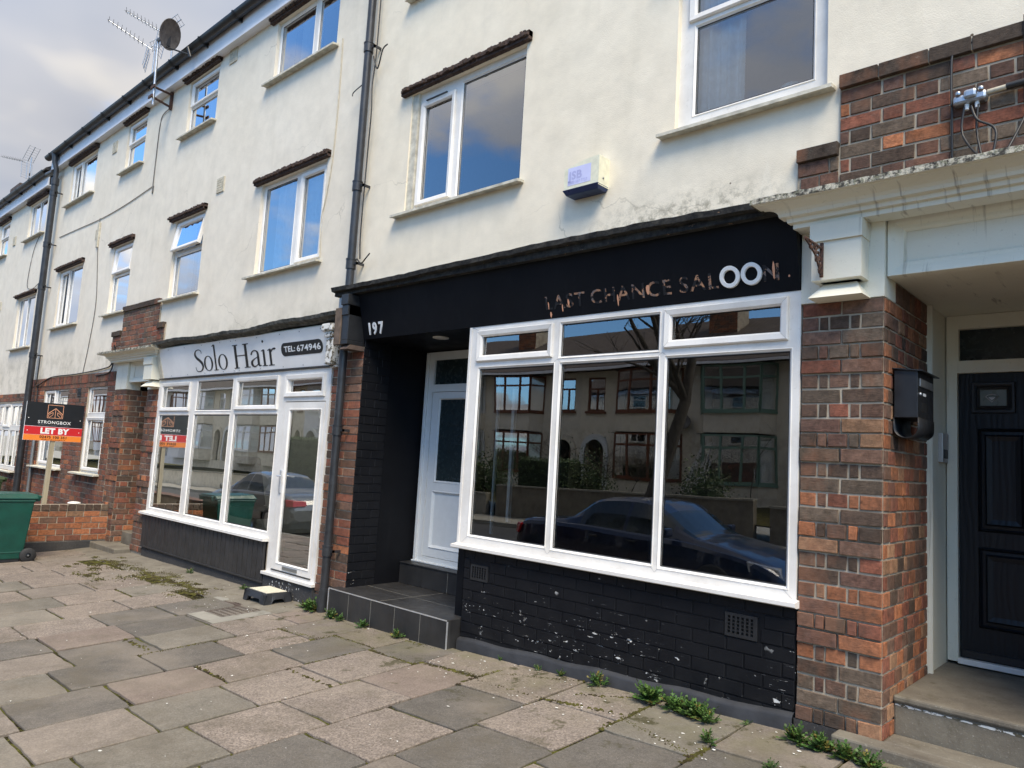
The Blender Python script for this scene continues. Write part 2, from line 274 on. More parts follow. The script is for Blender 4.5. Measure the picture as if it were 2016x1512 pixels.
plain('step_tread', (.56, .52, .40), .85, 0, .16, 40, .4, 200); plain('cast_iron', (.085, .06, .048), .75, .2, .3, 16, .3, 80); plain('door_white', (.68, .70, .70), .36, 0, .04); plain('leather_black', (.012, .02, .02), .4); plain('metal_dull', (.30, .31, .31), .4, .7)
plain('black_boards', (.030, .029, .029), .5, 0, .25, 8, .15, 60); plain('brick_end_black', (.02, .02, .02), .6); plain('dark_tile_rough', (.055, .034, .027), .95, 0, .6, 30, .9, 50); plain('pebble_cream', (.52, .49, .40), .95, 0, .12, 20, 1, 90); plain('pebble_yellow', (.58, .52, .32), .95, 0, .12, 20, 1, 90)
plain('pebble_pink', (.56, .49, .41), .95, 0, .12, 20, 1, 90); plain('brown_frame', (.17, .055, .02), .5); plain('sage_frame', (.17, .28, .22), .5); plain('white_frame', (.75, .75, .74), .45); plain('hedge_core', (.02, .03, .012), 1); plain('lens_grey', (.35, .37, .4), .15, .3); plain('tail_red', (.35, .008, .01), .25); plain('plate_yellow', (.6, .45, .05), .4); plain('car_glass', (.012, .016, .018), .06, 0, 0, 3, spec=.8)
plain('bell_silver', (.50, .48, .46), .4, .3, .05); plain('litter_white', (.7, .69, .64), .8); plain('lamp_shell', (.55, .54, .5), .5); plain('skirt_grey', (.030, .031, .034), .6, 0, .3, 8, .3, 30); plain('brown_timber', (.12, .085, .06), .8, 0, .4, 14, .4, 60); plain('frosted_dark', (.02, .03, .032), .25); plain('etched', (.04, .055, .06), .5); plain('etched_pane', (.15, .17, .15), .3)
plain('charcoal_plastic', (.022, .024, .028), .5)
t = NT('spot_lamp'); e_ = t.n('Emission'); e_.inputs[0].default_value = (1, .95, .85, 1); e_.inputs[1].default_value = 55; t.l(e_.outputs[0], t.out.inputs[0])

# ------------------------------------------------------------ mesh builder
class MB:
    def __init__(s): s.v = []; s.f = []; s.mi = []; s.c = []; s.sm = []
    def quad(s, pts, mi=0, col=(1, 1, 1), sm=False):
        b = len(s.v); s.v += [tuple(p) for p in pts]; s.f.append(tuple(range(b, b+len(pts)))); s.mi.append(mi); s.c.append(col); s.sm.append(sm)
    def hexa(s, P, mi=0, col=(1, 1, 1), skip=()):
        b = len(s.v); s.v += [tuple(p) for p in P]
        for k, F in enumerate(((0, 3, 2, 1), (4, 5, 6, 7), (0, 1, 5, 4), (1, 2, 6, 5), (2, 3, 7, 6), (3, 0, 4, 7))):
            if k in skip: continue
            s.f.append(tuple(b+i for i in F)); s.mi.append(mi); s.c.append(col); s.sm.append(False)
    def box(s, x0, x1, y0, y1, z0, z1, mi=0, col=(1, 1, 1)):
        s.hexa([(x0, y0, z0), (x1, y0, z0), (x1, y1, z0), (x0, y1, z0), (x0, y0, z1), (x1, y0, z1), (x1, y1, z1), (x0, y1, z1)], mi, col)
    def grid(s, rows, mi=0, col=(1, 1, 1), sm=True, close=False):
        b = len(s.v); n = len(rows[0])
        for r in rows: s.v += [tuple(p) for p in r]
        for i in range(len(rows)-1):
            for j in range(n if close else n-1):
                k = (j+1) % n; s.f.append((b+i*n+j, b+i*n+k, b+(i+1)*n+k, b+(i+1)*n+j)); s.mi.append(mi); s.c.append(col); s.sm.append(sm)
    def tube(s, pts, r, n=8, mi=0, caps=True, col=(1, 1, 1)):
        pts = [Vector(p) for p in pts]; rows = []; up = Vector((0, 0, 1))
        for i, p in enumerate(pts):
            d = (pts[min(i+1, len(pts)-1)]-pts[max(i-1, 0)]).normalized()
            a = d.cross(up if abs(d.dot(up)) < .95 else Vector((1, 0, 0))).normalized(); b = d.cross(a)
            rr = r[i] if isinstance(r, (list, tuple)) else r
            rows.append([p+(a*math.cos(t)+b*math.sin(t))*rr for t in [2*math.pi*k/n for k in range(n)]])
        s.grid(rows, mi, col, True, True)
        if caps:
            for r_ in (rows[0], list(reversed(rows[-1]))): s.quad(r_, mi, col)
    def lathe(s, c, axis, prof, n=20, mi=0, col=(1, 1, 1)):
        ax = Vector(axis).normalized(); a = ax.cross(Vector((0, 0, 1)) if abs(ax.z) < .9 else Vector((1, 0, 0))).normalized(); b = ax.cross(a); c = Vector(c)
        s.grid([[c+ax*h+(a*math.cos(2*math.pi*k/n)+b*math.sin(2*math.pi*k/n))*max(r, 1e-4) for k in range(n)] for h, r in prof], mi, col, True, True)
    def prism(s, poly, axis, a, b, mi=0, col=(1, 1, 1), sm=False):
        # poly = 2D points; axis 'x': (y,z) ; 'y': (x,z) ; 'z': (x,y)
        f = {'x': lambda p, t: (t, p[0], p[1]), 'y': lambda p, t: (p[0], t, p[1]), 'z': lambda p, t: (p[0], p[1], t)}[axis]
        n = len(poly); A = [f(p, a) for p in poly]; B = [f(p, b) for p in poly]
        s.quad(A, mi, col); s.quad(B[::-1], mi, col)
        for i in range(n):
            j = (i+1) % n; s.quad([A[i], B[i], B[j], A[j]], mi, col, sm)
    def plate(s, x0, x1, z0, z1, holes, y0, y1, mi=0, col=(1, 1, 1), back=True, step=None):
        xs = sorted(set([x0, x1]+[h[0] for h in holes]+[h[1] for h in holes])); zs = sorted(set([z0, z1]+[h[2] for h in holes]+[h[3] for h in holes]))
        xs = [x for x in xs if x0-1e-6 <= x <= x1+1e-6]; zs = [z for z in zs if z0-1e-6 <= z <= z1+1e-6]
        inh = lambda x, z: any(h[0] < x < h[1] and h[2] < z < h[3] for h in holes)
        ok = [[not inh((xs[i]+xs[i+1])/2, (zs[j]+zs[j+1])/2) for j in range(len(zs)-1)] for i in range(len(xs)-1)]
        g = lambda i, j: 0 <= i < len(xs)-1 and 0 <= j < len(zs)-1 and ok[i][j]
        for i in range(len(xs)-1):
            for j in range(len(zs)-1):
                if not ok[i][j]: continue
                a, b, c, d = xs[i], xs[i+1], zs[j], zs[j+1]
                s.quad([(a, y0, c), (b, y0, c), (b, y0, d), (a, y0, d)], mi, col)
                if back: s.quad([(a, y1, c), (a, y1, d), (b, y1, d), (b, y1, c)], mi, col)
                if not g(i-1, j): s.quad([(a, y0, c), (a, y0, d), (a, y1, d), (a, y1, c)], mi, col)
                if not g(i+1, j): s.quad([(b, y0, c), (b, y1, c), (b, y1, d), (b, y0, d)], mi, col)
                if not g(i, j-1): s.quad([(a, y0, c), (a, y1, c), (b, y1, c), (b, y0, c)], mi, col)
                if not g(i, j+1): s.quad([(a, y0, d), (b, y0, d), (b, y1, d), (a, y1, d)], mi, col)
    def ring(s, x0, x1, z0, z1, prof, mi=0, col=(1, 1, 1)):
        rows = [[(x0-o, y, z0-o), (x1+o, y, z0-o), (x1+o, y, z1+o), (x0-o, y, z1+o)] for o, y in prof]
        s.grid(rows, mi, col, False, True)
    def build(s, name, mats, parent=None, bevel=0, smooth=None, **props):
        if isinstance(mats, str): mats = [mats]
        off = Vector((0, 0, 0))
        p = parent
        while p is not None: off += p.location; p = p.parent
        me = bpy.data.meshes.new(name); me.from_pydata([tuple(Vector(v)-off) for v in s.v], [], s.f)
        for m in mats: me.materials.append(MATS[m])
        me.polygons.foreach_set('material_index', s.mi); me.polygons.foreach_set('use_smooth', s.sm)
        at = me.color_attributes.new('Col', 'FLOAT_COLOR', 'CORNER'); buf = []
        for f, c in zip(s.f, s.c): buf += [c[0], c[1], c[2], 1]*len(f)
        at.data.foreach_set('color', buf)
        if hasattr(s, 'agg'):
            a2 = me.attributes.new('Agg', 'FLOAT', 'FACE'); a2.data.foreach_set('value', s.agg)
        me.update(); o = bpy.data.objects.new(name, me); COL.objects.link(o)
        if parent is not None: o.parent = parent
        if bevel:
            md = o.modifiers.new('bevel', 'BEVEL'); md.width = bevel; md.segments = 2; md.limit_method = 'ANGLE'; md.angle_limit = math.radians(40); md.harden_normals = False
        tag(o, **props)
        return o
def tag(o, label=None, cat=None, group=None, kind=None):
    if label: o['label'] = label
    if cat: o['category'] = cat
    if group: o['group'] = group
    if kind: o['kind'] = kind
    return o
def thing(name, loc, label, cat, group=None):
    o = bpy.data.objects.new(name, None); COL.objects.link(o); o.location = loc; o.empty_display_size = .1
    return tag(o, label, cat, group)
def part(name, mats, parent, fn, bevel=0, **k):
    m = MB(); fn(m); return m.build(name, mats, parent, bevel, **k)
def text_mesh(body, size, mat, parent, name, place, ext=.004, offset=0, sx=1, sp=1, align='LEFT', label=None):
    cu = bpy.data.curves.new('t', 'FONT'); cu.body = body; cu.size = size; cu.extrude = ext; cu.offset = offset; cu.space_character = sp; cu.align_x = align; cu.resolution_u = 3
    ob = bpy.data.objects.new('t', cu); COL.objects.link(ob); bpy.context.view_layer.update()
    me = bpy.data.meshes.new_from_object(ob.evaluated_get(bpy.context.evaluated_depsgraph_get())); bpy.data.objects.remove(ob); bpy.data.curves.remove(cu)
    for v in me.vertices: v.co = place(Vector((v.co.x*sx, v.co.y, v.co.z)))
    off = Vector((0, 0, 0)); p = parent
    while p is not None: off += p.location; p = p.parent
    for v in me.vertices: v.co -= off
    me.materials.clear(); me.materials.append(MATS[mat]); me.name = name
    o = bpy.data.objects.new(name, me); COL.objects.link(o); o.parent = parent
    if label: o['label'] = label
    return o
def fit_text(body, x0, x1, h, place, mat, parent, name, ext=.0006, offset=.002):
    o = text_mesh(body, .1, mat, parent, name, lambda p: p.copy(), ext, offset, 1, 1.08); off = Vector((0, 0, 0)); p = parent
    while p is not None: off += p.location; p = p.parent
    raw = [v.co+off for v in o.data.vertices]; a, b, c, d = min(q.x for q in raw), max(q.x for q in raw), min(q.y for q in raw), max(q.y for q in raw)
    for v, q in zip(o.data.vertices, raw): v.co = place(Vector(((q.x-a)/(b-a)*(x1-x0), (q.y-c)/(d-c)*h, q.z)))-off
    return o
def smoothpath(P, k=6):
    P = [Vector(p) for p in P]; out = []
    for i in range(len(P)-1):
        a, b, c, d = P[max(i-1, 0)], P[i], P[i+1], P[min(i+2, len(P)-1)]
        for j in range(k):
            t = j/k; out.append(.5*((2*b)+(c-a)*t+(2*a-5*b+4*c-d)*t*t+(3*b-a-3*c+d)*t**3))
    out.append(P[-1]); return out

# ------------------------------------------------------------ bricks
DK = (.062, .045, .034); BR = (.15, .085, .06); PU = (.11, .058, .045); RD = (.23, .075, .045); OR = (.40, .145, .062); TN = (.32, .18, .10); GY = (.12, .096, .07)
def pal(weights):
    ks = list(weights.items())
    def f(z):
        w = [k[1](z) if callable(k[1]) else k[1] for k in ks]; c = rnd.choices([k[0] for k in ks], w)[0]; j = rnd.uniform(.78, 1.25)
        return tuple((.75*x+.25*y)*j for x, y in zip(c, (.15, .088, .06)))
    return f
def bricks(m, o, u, n, width, height, rows, colf, pitch=.082, bond='flemish', proud=lambda i: 0, holes=(), mi=0, d=.008, j=.012, bricklen=.225, joff=0, depth=.06, rag=0, topdown=False):
    o = Vector(o); u = Vector(u).normalized(); n = Vector(n).normalized(); up = Vector((0, 0, 1))
    nr = int(round(height/pitch)) if rows is None else rows; pitch = height/nr
    for i in range(nr):
        ri = nr-1-i if topdown else i
        if callable(bond): fr = bond(ri)
        else: fr = None
        if fr is not None:
            e = [0]
            for q in fr: e.append(e[-1]+q*width/sum(fr))
            spans = list(zip(e[:-1], e[1:]))
        else:
            L = [bricklen, bricklen/2] if bond == 'flemish' else [bricklen] if bond == 'stretch' else ([bricklen] if ri % 2 else [bricklen/2])
            x = -(bricklen*.75 if ri % 2 else 0)-joff; k = 0; spans = []
            if bond == 'stretch': x = -(bricklen/2 if ri % 2 else 0)-joff
            while x < width:
                l = L[k % len(L)]; a, b = max(0, x), min(width, x+l)
                if b-a > .02: spans.append((a, b))
                x += l; k += 1
        z0, z1 = i*pitch+j/2, (i+1)*pitch-j/2
        for a, b in spans:
            segs = [(a+j/2, b-j/2)]
            for h in holes:
                if h[2] < (z0+z1)/2 < h[3]:
                    ns = []
                    for s0, s1 in segs:
                        if h[1] <= s0 or h[0] >= s1: ns.append((s0, s1))
                        else:
                            if h[0]-s0 > .015: ns.append((s0, h[0]-.002))
                            if s1-h[1] > .015: ns.append((h[1]+.002, s1))
                    segs = ns
            for s0, s1 in segs:
                if s1-s0 < .012: continue
                pr = proud(ri)+rnd.uniform(-.0025, .0025); c = colf(o.z+z0)
                q = lambda: rnd.uniform(-.0022, .0022)
                F = [o+u*(s0+q())+up*(z0+q())+n*pr, o+u*(s1+q())+up*(z0+q())+n*pr, o+u*(s1+q())+up*(z1+q())+n*pr, o+u*(s0+q())+up*(z1+q())+n*pr]
                # chamfered face
                cen = sum(F, Vector())/4; I = [p+(cen-p).normalized()*.004+n*.003 for p in F]; B = [p-n*(d+pr+.004) for p in F]
                m.quad(I, mi, c, False)
                for k in range(4):
                    k2 = (k+1) % 4; m.quad([F[k], F[k2], I[k2], I[k]], mi, c); m.quad([B[k], B[k2], F[k2], F[k]], mi, c)
    return pitch

# ============================================================ THE TERRACE
FY = 4.2
def window(parent, x0, x1, z0, z1, lights, y=4.245, lintel=True, sill=True, curtain=None, name='window', frame='white_upvc', silly=4.125, room='shadow_room', sl_over=.14, bead=.016, depth=1.6, blind=False, roomw=.3):
    """lights = (gx0,gx1,gz0,gz1,kind) glass rectangles; kind f fixed, s sash, o open sash"""
    m = MB(); m.plate(x0, x1, z0, z1, [(l[0]-(.035 if l[4] != 'f' else .012), l[1]+(.035 if l[4] != 'f' else .012), l[2]-(.035 if l[4] != 'f' else .012), l[3]+(.035 if l[4] != 'f' else .012)) for l in lights], y, y+.06)
    for l in lights:
        if l[4] == 'f': m.ring(l[0], l[1], l[2], l[3], [(.0, y+.03), (0, y+.012), (.012, y+.001), (.016, y-.006), (.02, y)])
    w = m.build(name, frame, parent, .002)
    gk = MB(); gl = MB()
    for l in lights:
        a, b, c, d, k = l[:5]
        if k == 's':
            part('sash', frame, w, lambda q: q.ring(a, b, c, d, [(0, y+.02), (0, y-.004), (.012, y-.018), (.045, y-.024), (.052, y-.016), (.052, y+.01)]), 0)
        if k == 'o':
            ang = .28 if len(l) < 6 else l[5]
            m2 = MB(); m2.ring(a, b, c, d, [(0, y+.02), (0, y-.006), (.012, y-.02), (.045, y-.026), (.055, y-.02), (.055, y+.02)]); m2.ring(a, b, c, d, [(.055, y+.02), (0, y+.02)])
            hz = d+.05
            def rot(p): dz = p[2]-hz; dy = p[1]-y; return (p[0], y+dy*math.cos(ang)+dz*math.sin(ang), hz+dz*math.cos(ang)-dy*math.sin(ang))
            m2.v = [rot(p) for p in m2.v]; m2.build('open_sash', frame, w, 0)
            m3 = MB(); m3.quad([rot(p) for p in ((a, y+.006, c), (b, y+.006, c), (b, y+.006, d), (a, y+.006, d))]); m3.build('pane', 'pane_glass', w)
            continue
        gk.ring(a+.005, b-.005, c+.005, d-.005, [(0, y+.012), (.006, y+.008)])
        gl.quad([(a, y+.02, c), (b, y+.02, c), (b, y+.02, d), (a, y+.02, d)])
    if gk.v: gk.build('gasket', 'black_rubber', w)
    if gl.v: gl.build('pane', 'pane_glass', w)
    if sill:
        sm = MB(); zt = z0+.004
        sm.prism([(y+.05, zt-.004), (y, zt), (silly, zt-.014), (silly, zt-.036), (silly+.02, zt-.036), (silly+.025, zt-.030), (y+.05, zt-.030)], 'x', x0-sl_over, x1+.05); sm.build('sill', 'sill_cream', w, .003)
    if lintel:
        lm = MB(); xa, xb = x0-.12, x1+.055
        for r in range(3):
            x = xa+rnd.uniform(0, .02)+(.02 if r == 0 else 0); zz = z1+.004+r*.024
            while x < xb-.015:
                l = rnd.uniform(.026, .05); pj = (.042, .072, .055)[r]+rnd.uniform(-.014, .010); h = .024+rnd.uniform(-.002, .003)
                lm.box(x, min(x+l-.008, xb), FY-pj, FY+.04, zz+rnd.uniform(-.003, .002), zz+h); x += l
        lm.box(xa, xb, FY-.045, FY+.02, z1+.004, z1+.078); lm.build('tile_lintel', 'dark_tile_rough', w)
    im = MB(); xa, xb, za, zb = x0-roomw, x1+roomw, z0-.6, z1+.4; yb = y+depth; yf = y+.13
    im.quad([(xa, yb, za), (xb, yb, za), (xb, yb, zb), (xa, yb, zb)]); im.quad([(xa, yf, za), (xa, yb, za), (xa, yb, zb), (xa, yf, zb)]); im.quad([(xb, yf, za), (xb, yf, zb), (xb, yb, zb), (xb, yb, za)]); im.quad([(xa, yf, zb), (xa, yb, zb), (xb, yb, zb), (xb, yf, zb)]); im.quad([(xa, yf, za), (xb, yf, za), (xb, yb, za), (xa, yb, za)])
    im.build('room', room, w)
    if curtain:
        cm = MB()
        for (ca, cb, amp) in curtain[1:]:
            n = max(8, int((cb-ca)/.012)); ph = rnd.random()*6; rows = []
            for zz in (z0-.02, z1): rows.append([(ca+(cb-ca)*i/n, y+.09+amp*math.sin(ph+i*.85)*math.sin(i*.23+1.3), zz) for i in range(n+1)])
            cm.grid(rows)
        cm.build('curtain', curtain[0], w)
    return w
def two(x0, x1, z0, z1, xm, kinds='sf', fw=.055, mw=.055, tz=None):
    out = []; sp = .045
    for (a, b, k) in ((x0+fw, xm-mw/2, kinds[0]), (xm+mw/2, x1-fw, kinds[1])):
        e = sp if k == 's' else 0; out.append((a+e*.6, b-e*.6, z0+fw+e*.6, z1-fw-e*.6, k))
    return out
def stack(x0, x1, z0, z1, zt, kinds='sf', fw=.05):   # upper, lower
    e = lambda k: .03 if k in 'so' else 0
    return [(x0+fw+e(kinds[0]), x1-fw-e(kinds[0]), zt+.03+e(kinds[0]), z1-fw-e(kinds[0]), kinds[0]), (x0+fw, x1-fw, z0+fw, zt-.03, kinds[1])]
def eaves(parent, x0, x1, z, ends=True):
    def g(m):
        n = 10; r = .072; cy, cz = 4.03, z+.29
        rows = []
        for x in (x0, x1): rows.append([(x, cy-r*math.cos(math.pi*k/n), cz-r*math.sin(math.pi*k/n)) for k in range(n+1)])
        m.grid(rows); rows = [[(x, cy-(r-.006)*math.cos(math.pi*k/n), cz-(r-.006)*math.sin(math.pi*k/n)) for k in range(n+1)] for x in (x0, x1)]; m.grid(rows)
        x = x0+.3
        while x < x1:
            m.grid([[(xx, cy-(r+.009)*math.cos(math.pi*k/n), cz-(r+.009)*math.sin(math.pi*k/n)) for k in range(n+1)] for xx in (x-.025, x+.025)]); m.box(x-.012, x+.012, cy+.02, 4.10, cz-.10, cz-.02); m.grid([[(xx, cy-(r+.014)*math.cos(math.pi*k/n), cz-(r+.014)*math.sin(math.pi*k/n)) for k in range(n+1)] for xx in (x-.008, x+.008)])
            x += .98
    part('gutter', 'gutter_black', parent, g)
    part('eaves_board', 'white_board', parent, lambda m: (m.box(x0, x1, 4.10, 4.118, z, z+.36), m.box(x0, x1, 4.088, 4.1, z-.004, z+.03), m.box(x0, x1, 4.118, FY+.02, z+.006, z+.02)), 0)
def roofpart(parent, x0, x1, z, depth=8):
    def g(m):
        m.prism([(4.02, z+.29), (4.05+depth/2, z+.29+depth*.33), (4.05+depth, z+.29), (4.05+depth, z+.2), (4.02, z+.25)], 'x', x0, x1)
    return part('roof', 'roof_tile', parent, g)
def cables(name, P, r, mat, parent=None, label=None, k=5, n=5):
    m = MB()
    for p in P: m.tube(smoothpath(p, k), r, n)
    return m.build(name, mat, parent, **({'label': label, 'cat': 'cable'} if label else {}))
def vent(parent, x, z, w=.2, h=.15, mat='vent_cream', y=FY):
    def g(m):
        m.plate(x-w/2, x+w/2, z-h/2, z+h/2, [(x-w/2+.018+i*(w-.03)/6, x-w/2+.018+i*(w-.03)/6+.016, z-h/2+.018+j*(h-.03)/5, z-h/2+.018+j*(h-.03)/5+.016) for i in range(6) for j in range(5)], y-.012, y+.004, 0)
    v = part('air_brick', mat, parent, g)
    part('hole', 'dark_hole', v, lambda m: m.quad([(x-w/2, y-.002, z-h/2), (x+w/2, y-.002, z-h/2), (x+w/2, y-.002, z+h/2), (x-w/2, y-.002, z+h/2)]))
    return v
def cornice(parent, x0, x1, yw=FY, proj=.3, z=2.97, h=.15):
    # profile (outward offset from wall, z)
    prof = [(.0, z-h-.002), (proj*.42, z-h-.002), (proj*.42, z-h+.028), (proj*.50, z-h+.03), (proj*.52, z-h+.055), (proj*.62, z-h+.058)]
    for k in range(6): a = k/5*math.pi/2; prof.append((proj*(.62+.30*(1-math.cos(a))), z-h+.06+(.055)*math.sin(a)))
    prof += [(proj*.94, z-.03), (proj, z-.03)]
    m = MB(); rows = []
    inx0, inx1 = x0+proj, x1-proj
    for o, zz in prof: rows.append([(inx0-o, yw, zz), (inx0-o, yw-o, zz), (inx1+o, yw-o, zz), (inx1+o, yw, zz)])
    m.grid(rows, 0, (1, 1, 1), False); c = m.build('cornice', 'cream_trim', parent)
    # weathered top slab, edge slightly uneven
    t = MB(); n = 40; top = []; bot = []; ys = yw-proj-.008
    P = [(inx0-proj-.008, yw), (inx0-proj-.008, ys)]+[(inx0-proj-.008+(inx1-inx0+2*proj+.016)*i/n, ys+rnd.uniform(-.003, .003)) for i in range(1, n)]+[(inx1+proj+.008, ys), (inx1+proj+.008, yw)]
    for (x, y) in P: e = rnd.uniform(-.004, .004); bot.append((x, y, z-.032)); top.append((x, y, z+e))
    t.grid([bot, top], 0, (1, 1, 1), False); t.quad(top)
    t.build('cornice_top', 'lichened_edge', c)
    return c
def consoleblock(parent, x0, x1, ztop, zbot, yf):
    h = ztop-zbot
    def g(m):
        m.box(x0, x1, yf, FY-.003, zbot+.1, ztop-.1); m.box(x0-.006, x1+.006, yf-.014, FY-.003, ztop-.1, ztop)
        m.hexa([(x0+.03, yf+.06, zbot+.1), (x1-.03, yf+.06, zbot+.1), (x1-.03, FY-.003, zbot+.1), (x0+.03, FY-.003, zbot+.1)]+[(x0+.03, yf+.06, zbot+.1)]*0+[(x0+.03, yf+.06, zbot+.101), (x1-.03, yf+.06, zbot+.101), (x1-.03, FY-.003, zbot+.101), (x0+.03, FY-.003, zbot+.101)])
        m.hexa([(x0-.01, yf-.02, zbot), (x1+.01, yf-.02, zbot), (x1+.01, FY-.003, zbot), (x0-.01, FY-.003, zbot), (x0+.045, yf+.07, zbot+.09), (x1-.045, yf+.07, zbot+.09), (x1-.045, FY-.003, zbot+.09), (x0+.045, FY-.003, zbot+.09)])
    return part('console_block', 'cream_trim', parent, g, .004)
darktop = pal({GY: lambda z: 2.2 if z > 1.55 else .9, DK: lambda z: 1.6 if z > 1.5 else 1.0, BR: lambda z: 1.6, PU: lambda z: 1.1, RD: lambda z: .6 if z > 1.5 else 1.1, OR: lambda z: .25 if z > 1.4 or z < .35 else 1.6, TN: lambda z: .25 if z > 1.4 or z < .5 else .8})
sidep = pal({DK: 1, BR: 2, RD: 2.2, OR: 1.8, TN: .8})
panelp = pal({GY: 1.3, DK: 1.5, PU: 2.4, RD: 1.2, OR: .5})
housep = pal({BR: 2.2, RD: 3.2, PU: 1.2, OR: .35, DK: .35})
orangep = pal({RD: 2.0, OR: 4, TN: .5, BR: .8})
pilrow = lambda ri: [.5, .5] if ri % 2 == 0 else [.21, .115, .24, .12, .26]
pilproud = lambda ri: .013 if ri % 6 in (3, 4) else (.006 if ri % 6 == 2 else 0)

# ---------------- building with the black shop (197) and the right-hand porch
B1 = thing('shop_building', (-3.9, 4.2, 0), 'cream rendered building with empty black shop below and brick porch at its right end', 'building', 'buildings of the terrace')
WI = [(-5.42, -3.945, 3.66, 4.845), (-2.525, -1.51, 3.68, 4.86), (-5.42, -3.945, 5.86, 6.64), (-2.525, -1.51, 5.86, 6.64), (1.1, 2.3, 3.66, 4.86), (1.1, 2.3, 5.86, 6.64)]
def w1(m):
    m.plate(-6.1, 6.0, 2.5, 6.95, [w for w in WI]+[(-6.1, -1.64, 2.5, 2.93), (-1.64, 6.0, 2.5, 2.84)], FY, FY+.26)
part('rendered_wall', 'cream_render', B1, w1)
window(B1, *WI[0], [(-5.255, -4.885, 3.775, 4.685, 's'), (-4.745, -4.0, 3.715, 4.77, 'f')], curtain=('curtain_white', (-4.03, -3.96, .01)), sl_over=.12)
part('timber_jamb', 'sill_cream', B1, lambda m: (m.box(-5.42, -5.335, 4.215, 4.244, 3.70, 4.845)))
window(B1, *WI[1], [(-2.405, -1.60, 4.52, 4.80, 's'), (-2.40, -1.615, 3.80, 4.42, 'f')], curtain=('curtain_white', (-2.50, -2.09, .03)), sl_over=.1)
part('round_pot', 'door_white', B1, lambda m: m.lathe((-1.80, 4.40, 3.72), (0, 0, 1), [(0, .06), (.04, .085), (.10, .09), (.15, .07), (.165, .03), (.165, 0)]))
part('trickle_vent', 'satin_black', B1, lambda m: (m.box(-5.22, -4.93, 4.208, 4.222, 4.733, 4.742)))
for k in (2, 3): window(B1, *WI[k], two(*WI[k], (WI[k][0]*.6+WI[k][1]*.4)))
for k in (4, 5): window(B1, *WI[k], two(*WI[k], 1.6))
eaves(B1, -16.75, 6.0, 6.715) if False else eaves(B1, -6.1, 6.0, 6.715)
roofpart(B1, -6.1, 6.0, 6.8)
part('back_walls', 'grey_render', B1, lambda m: (m.box(-6.1, 6.0, 9.5, 12, -.6, 6.9), m.box(5.8, 6.0, 4.47, 9.5, -.6, 6.9)))
# brick step panel over porch
def pan(parent, xa, xb, xsl, xsr, z0, zs, zt, cf, so=.0):
    m = MB(); P = .078
    m.box(xsl, xsr, FY-.014, FY+.0, z0, zs-.03, 1); m.box(xa, xb, FY-.0142, FY+.001, z0, zt-.03, 1)
    bricks(m, (xa, FY-.018, z0), (1, 0, 0), (0, -1, 0), xb-xa, zt-.085-z0, None, cf, .08, 'flemish', topdown=True)
    if xsl < xa: bricks(m, (xsl, FY-.022, z0), (1, 0, 0), (0, -1, 0), xa-xsl, zs-.078-z0, None, cf, .08, 'flemish', joff=.04)
    if xsr > xb: bricks(m, (xb, FY-.022, z0), (1, 0, 0), (0, -1, 0), xsr-xb, zs-.078-z0, None, cf, .08, 'flemish', joff=.1)
    o = m.build('brick_panel', ['brick', 'mortar'], parent)
    def capr(m):
        for (a, b, zz) in ((xa, xb, zt),)+(((xsl, xa, zs),) if xsl < xa else ())+(((xb, xsr, zs),) if xsr > xb else ()):
            x = a
            while x < b-.01:
                l = min(rnd.uniform(.19, .27), b-x)
                if b-x-l < .05: l = b-x
                j = rnd.uniform(.7, 1.2); m.box(x+.003, x+l-.003, FY-.045+rnd.uniform(-.003, .003), FY, zz-.078, zz+rnd.uniform(-.003, .003), 0, tuple(q*j for q in DK)); x += l
            m.box(a+.01, b-.01, FY-.036, FY, zz-.076, zz-.004, 1)
    q = MB(); capr(q); q.build('coping_course', ['brick', 'mortar'], o, .003)
pan(B1, -1.43, .07, -1.67, .31, 2.97, 3.325, 3.715, panelp)
cornice(B1, -1.82, .44, proj=.30, z=2.972, h=.152)
# frieze, pilasters, panel
def frieze(m):
    m.box(-1.64, -1.19, FY-.008, FY+.2, 2.40, 2.822); m.box(-.17, .28, FY-.008, FY+.2, 2.40, 2.822)
    m.box(-1.19, -.17, 4.27, 4.42, 2.52, 2.822)
    m.ring(-1.10, -.26, 2.60, 2.76, [(0, 4.268), (.012, 4.250), (.03, 4.246), (.05, 4.235), (.085, 4.222), (.0895, 4.27)])
part('porch_frieze', 'cream_trim', B1, frieze, .003)
consoleblock(B1, -1.535, -1.27, 2.815, 2.395, 4.065); consoleblock(B1, -.09, .175, 2.815, 2.395, 4.065)
def pil(m, xa, xb, ydeep, z0, z1, mirror=False):
    m.box(xa+.005, xb-.005, FY+.004, ydeep, z0-.3, z1, 1)
    bricks(m, (xa, FY, z0), (1, 0, 0), (0, -1, 0), xb-xa, z1-z0, None, darktop, .0815, pilrow, pilproud, topdown=True)
    if not mirror: bricks(m, (xb, FY, z0), (0, 1, 0), (1, 0, 0), ydeep-FY, z1-z0, None, sidep, .0815, lambda r: [1, 1.1, 1, .5, 1, 1.05, 1, .5] if r % 2 else [.5, 1, 1, .5, .5, 1, 1, 1], topdown=True)
    else: bricks(m, (xa, ydeep, z0), (0, -1, 0), (-1, 0, 0), ydeep-FY, z1-z0, None, sidep, .0815, lambda r: [1, 1.1, 1, .5, 1, 1.05, 1, .5] if r % 2 else [.5, 1, 1, .5, .5, 1, 1, 1], topdown=True)
q = MB(); pil(q, -1.635, -1.19, 5.06, .09, 2.40); q.box(-1.40, -1.195, 4.405, 5.06, 2.40, 2.525, 1); bricks(q, (-1.19, 4.405, 2.40), (0, 1, 0), (1, 0, 0), .655, .122, 1, sidep, .12, lambda r: [1, 1, .6, 1, 1]); q.build('brick_pillar', ['brick', 'mortar'], B1)
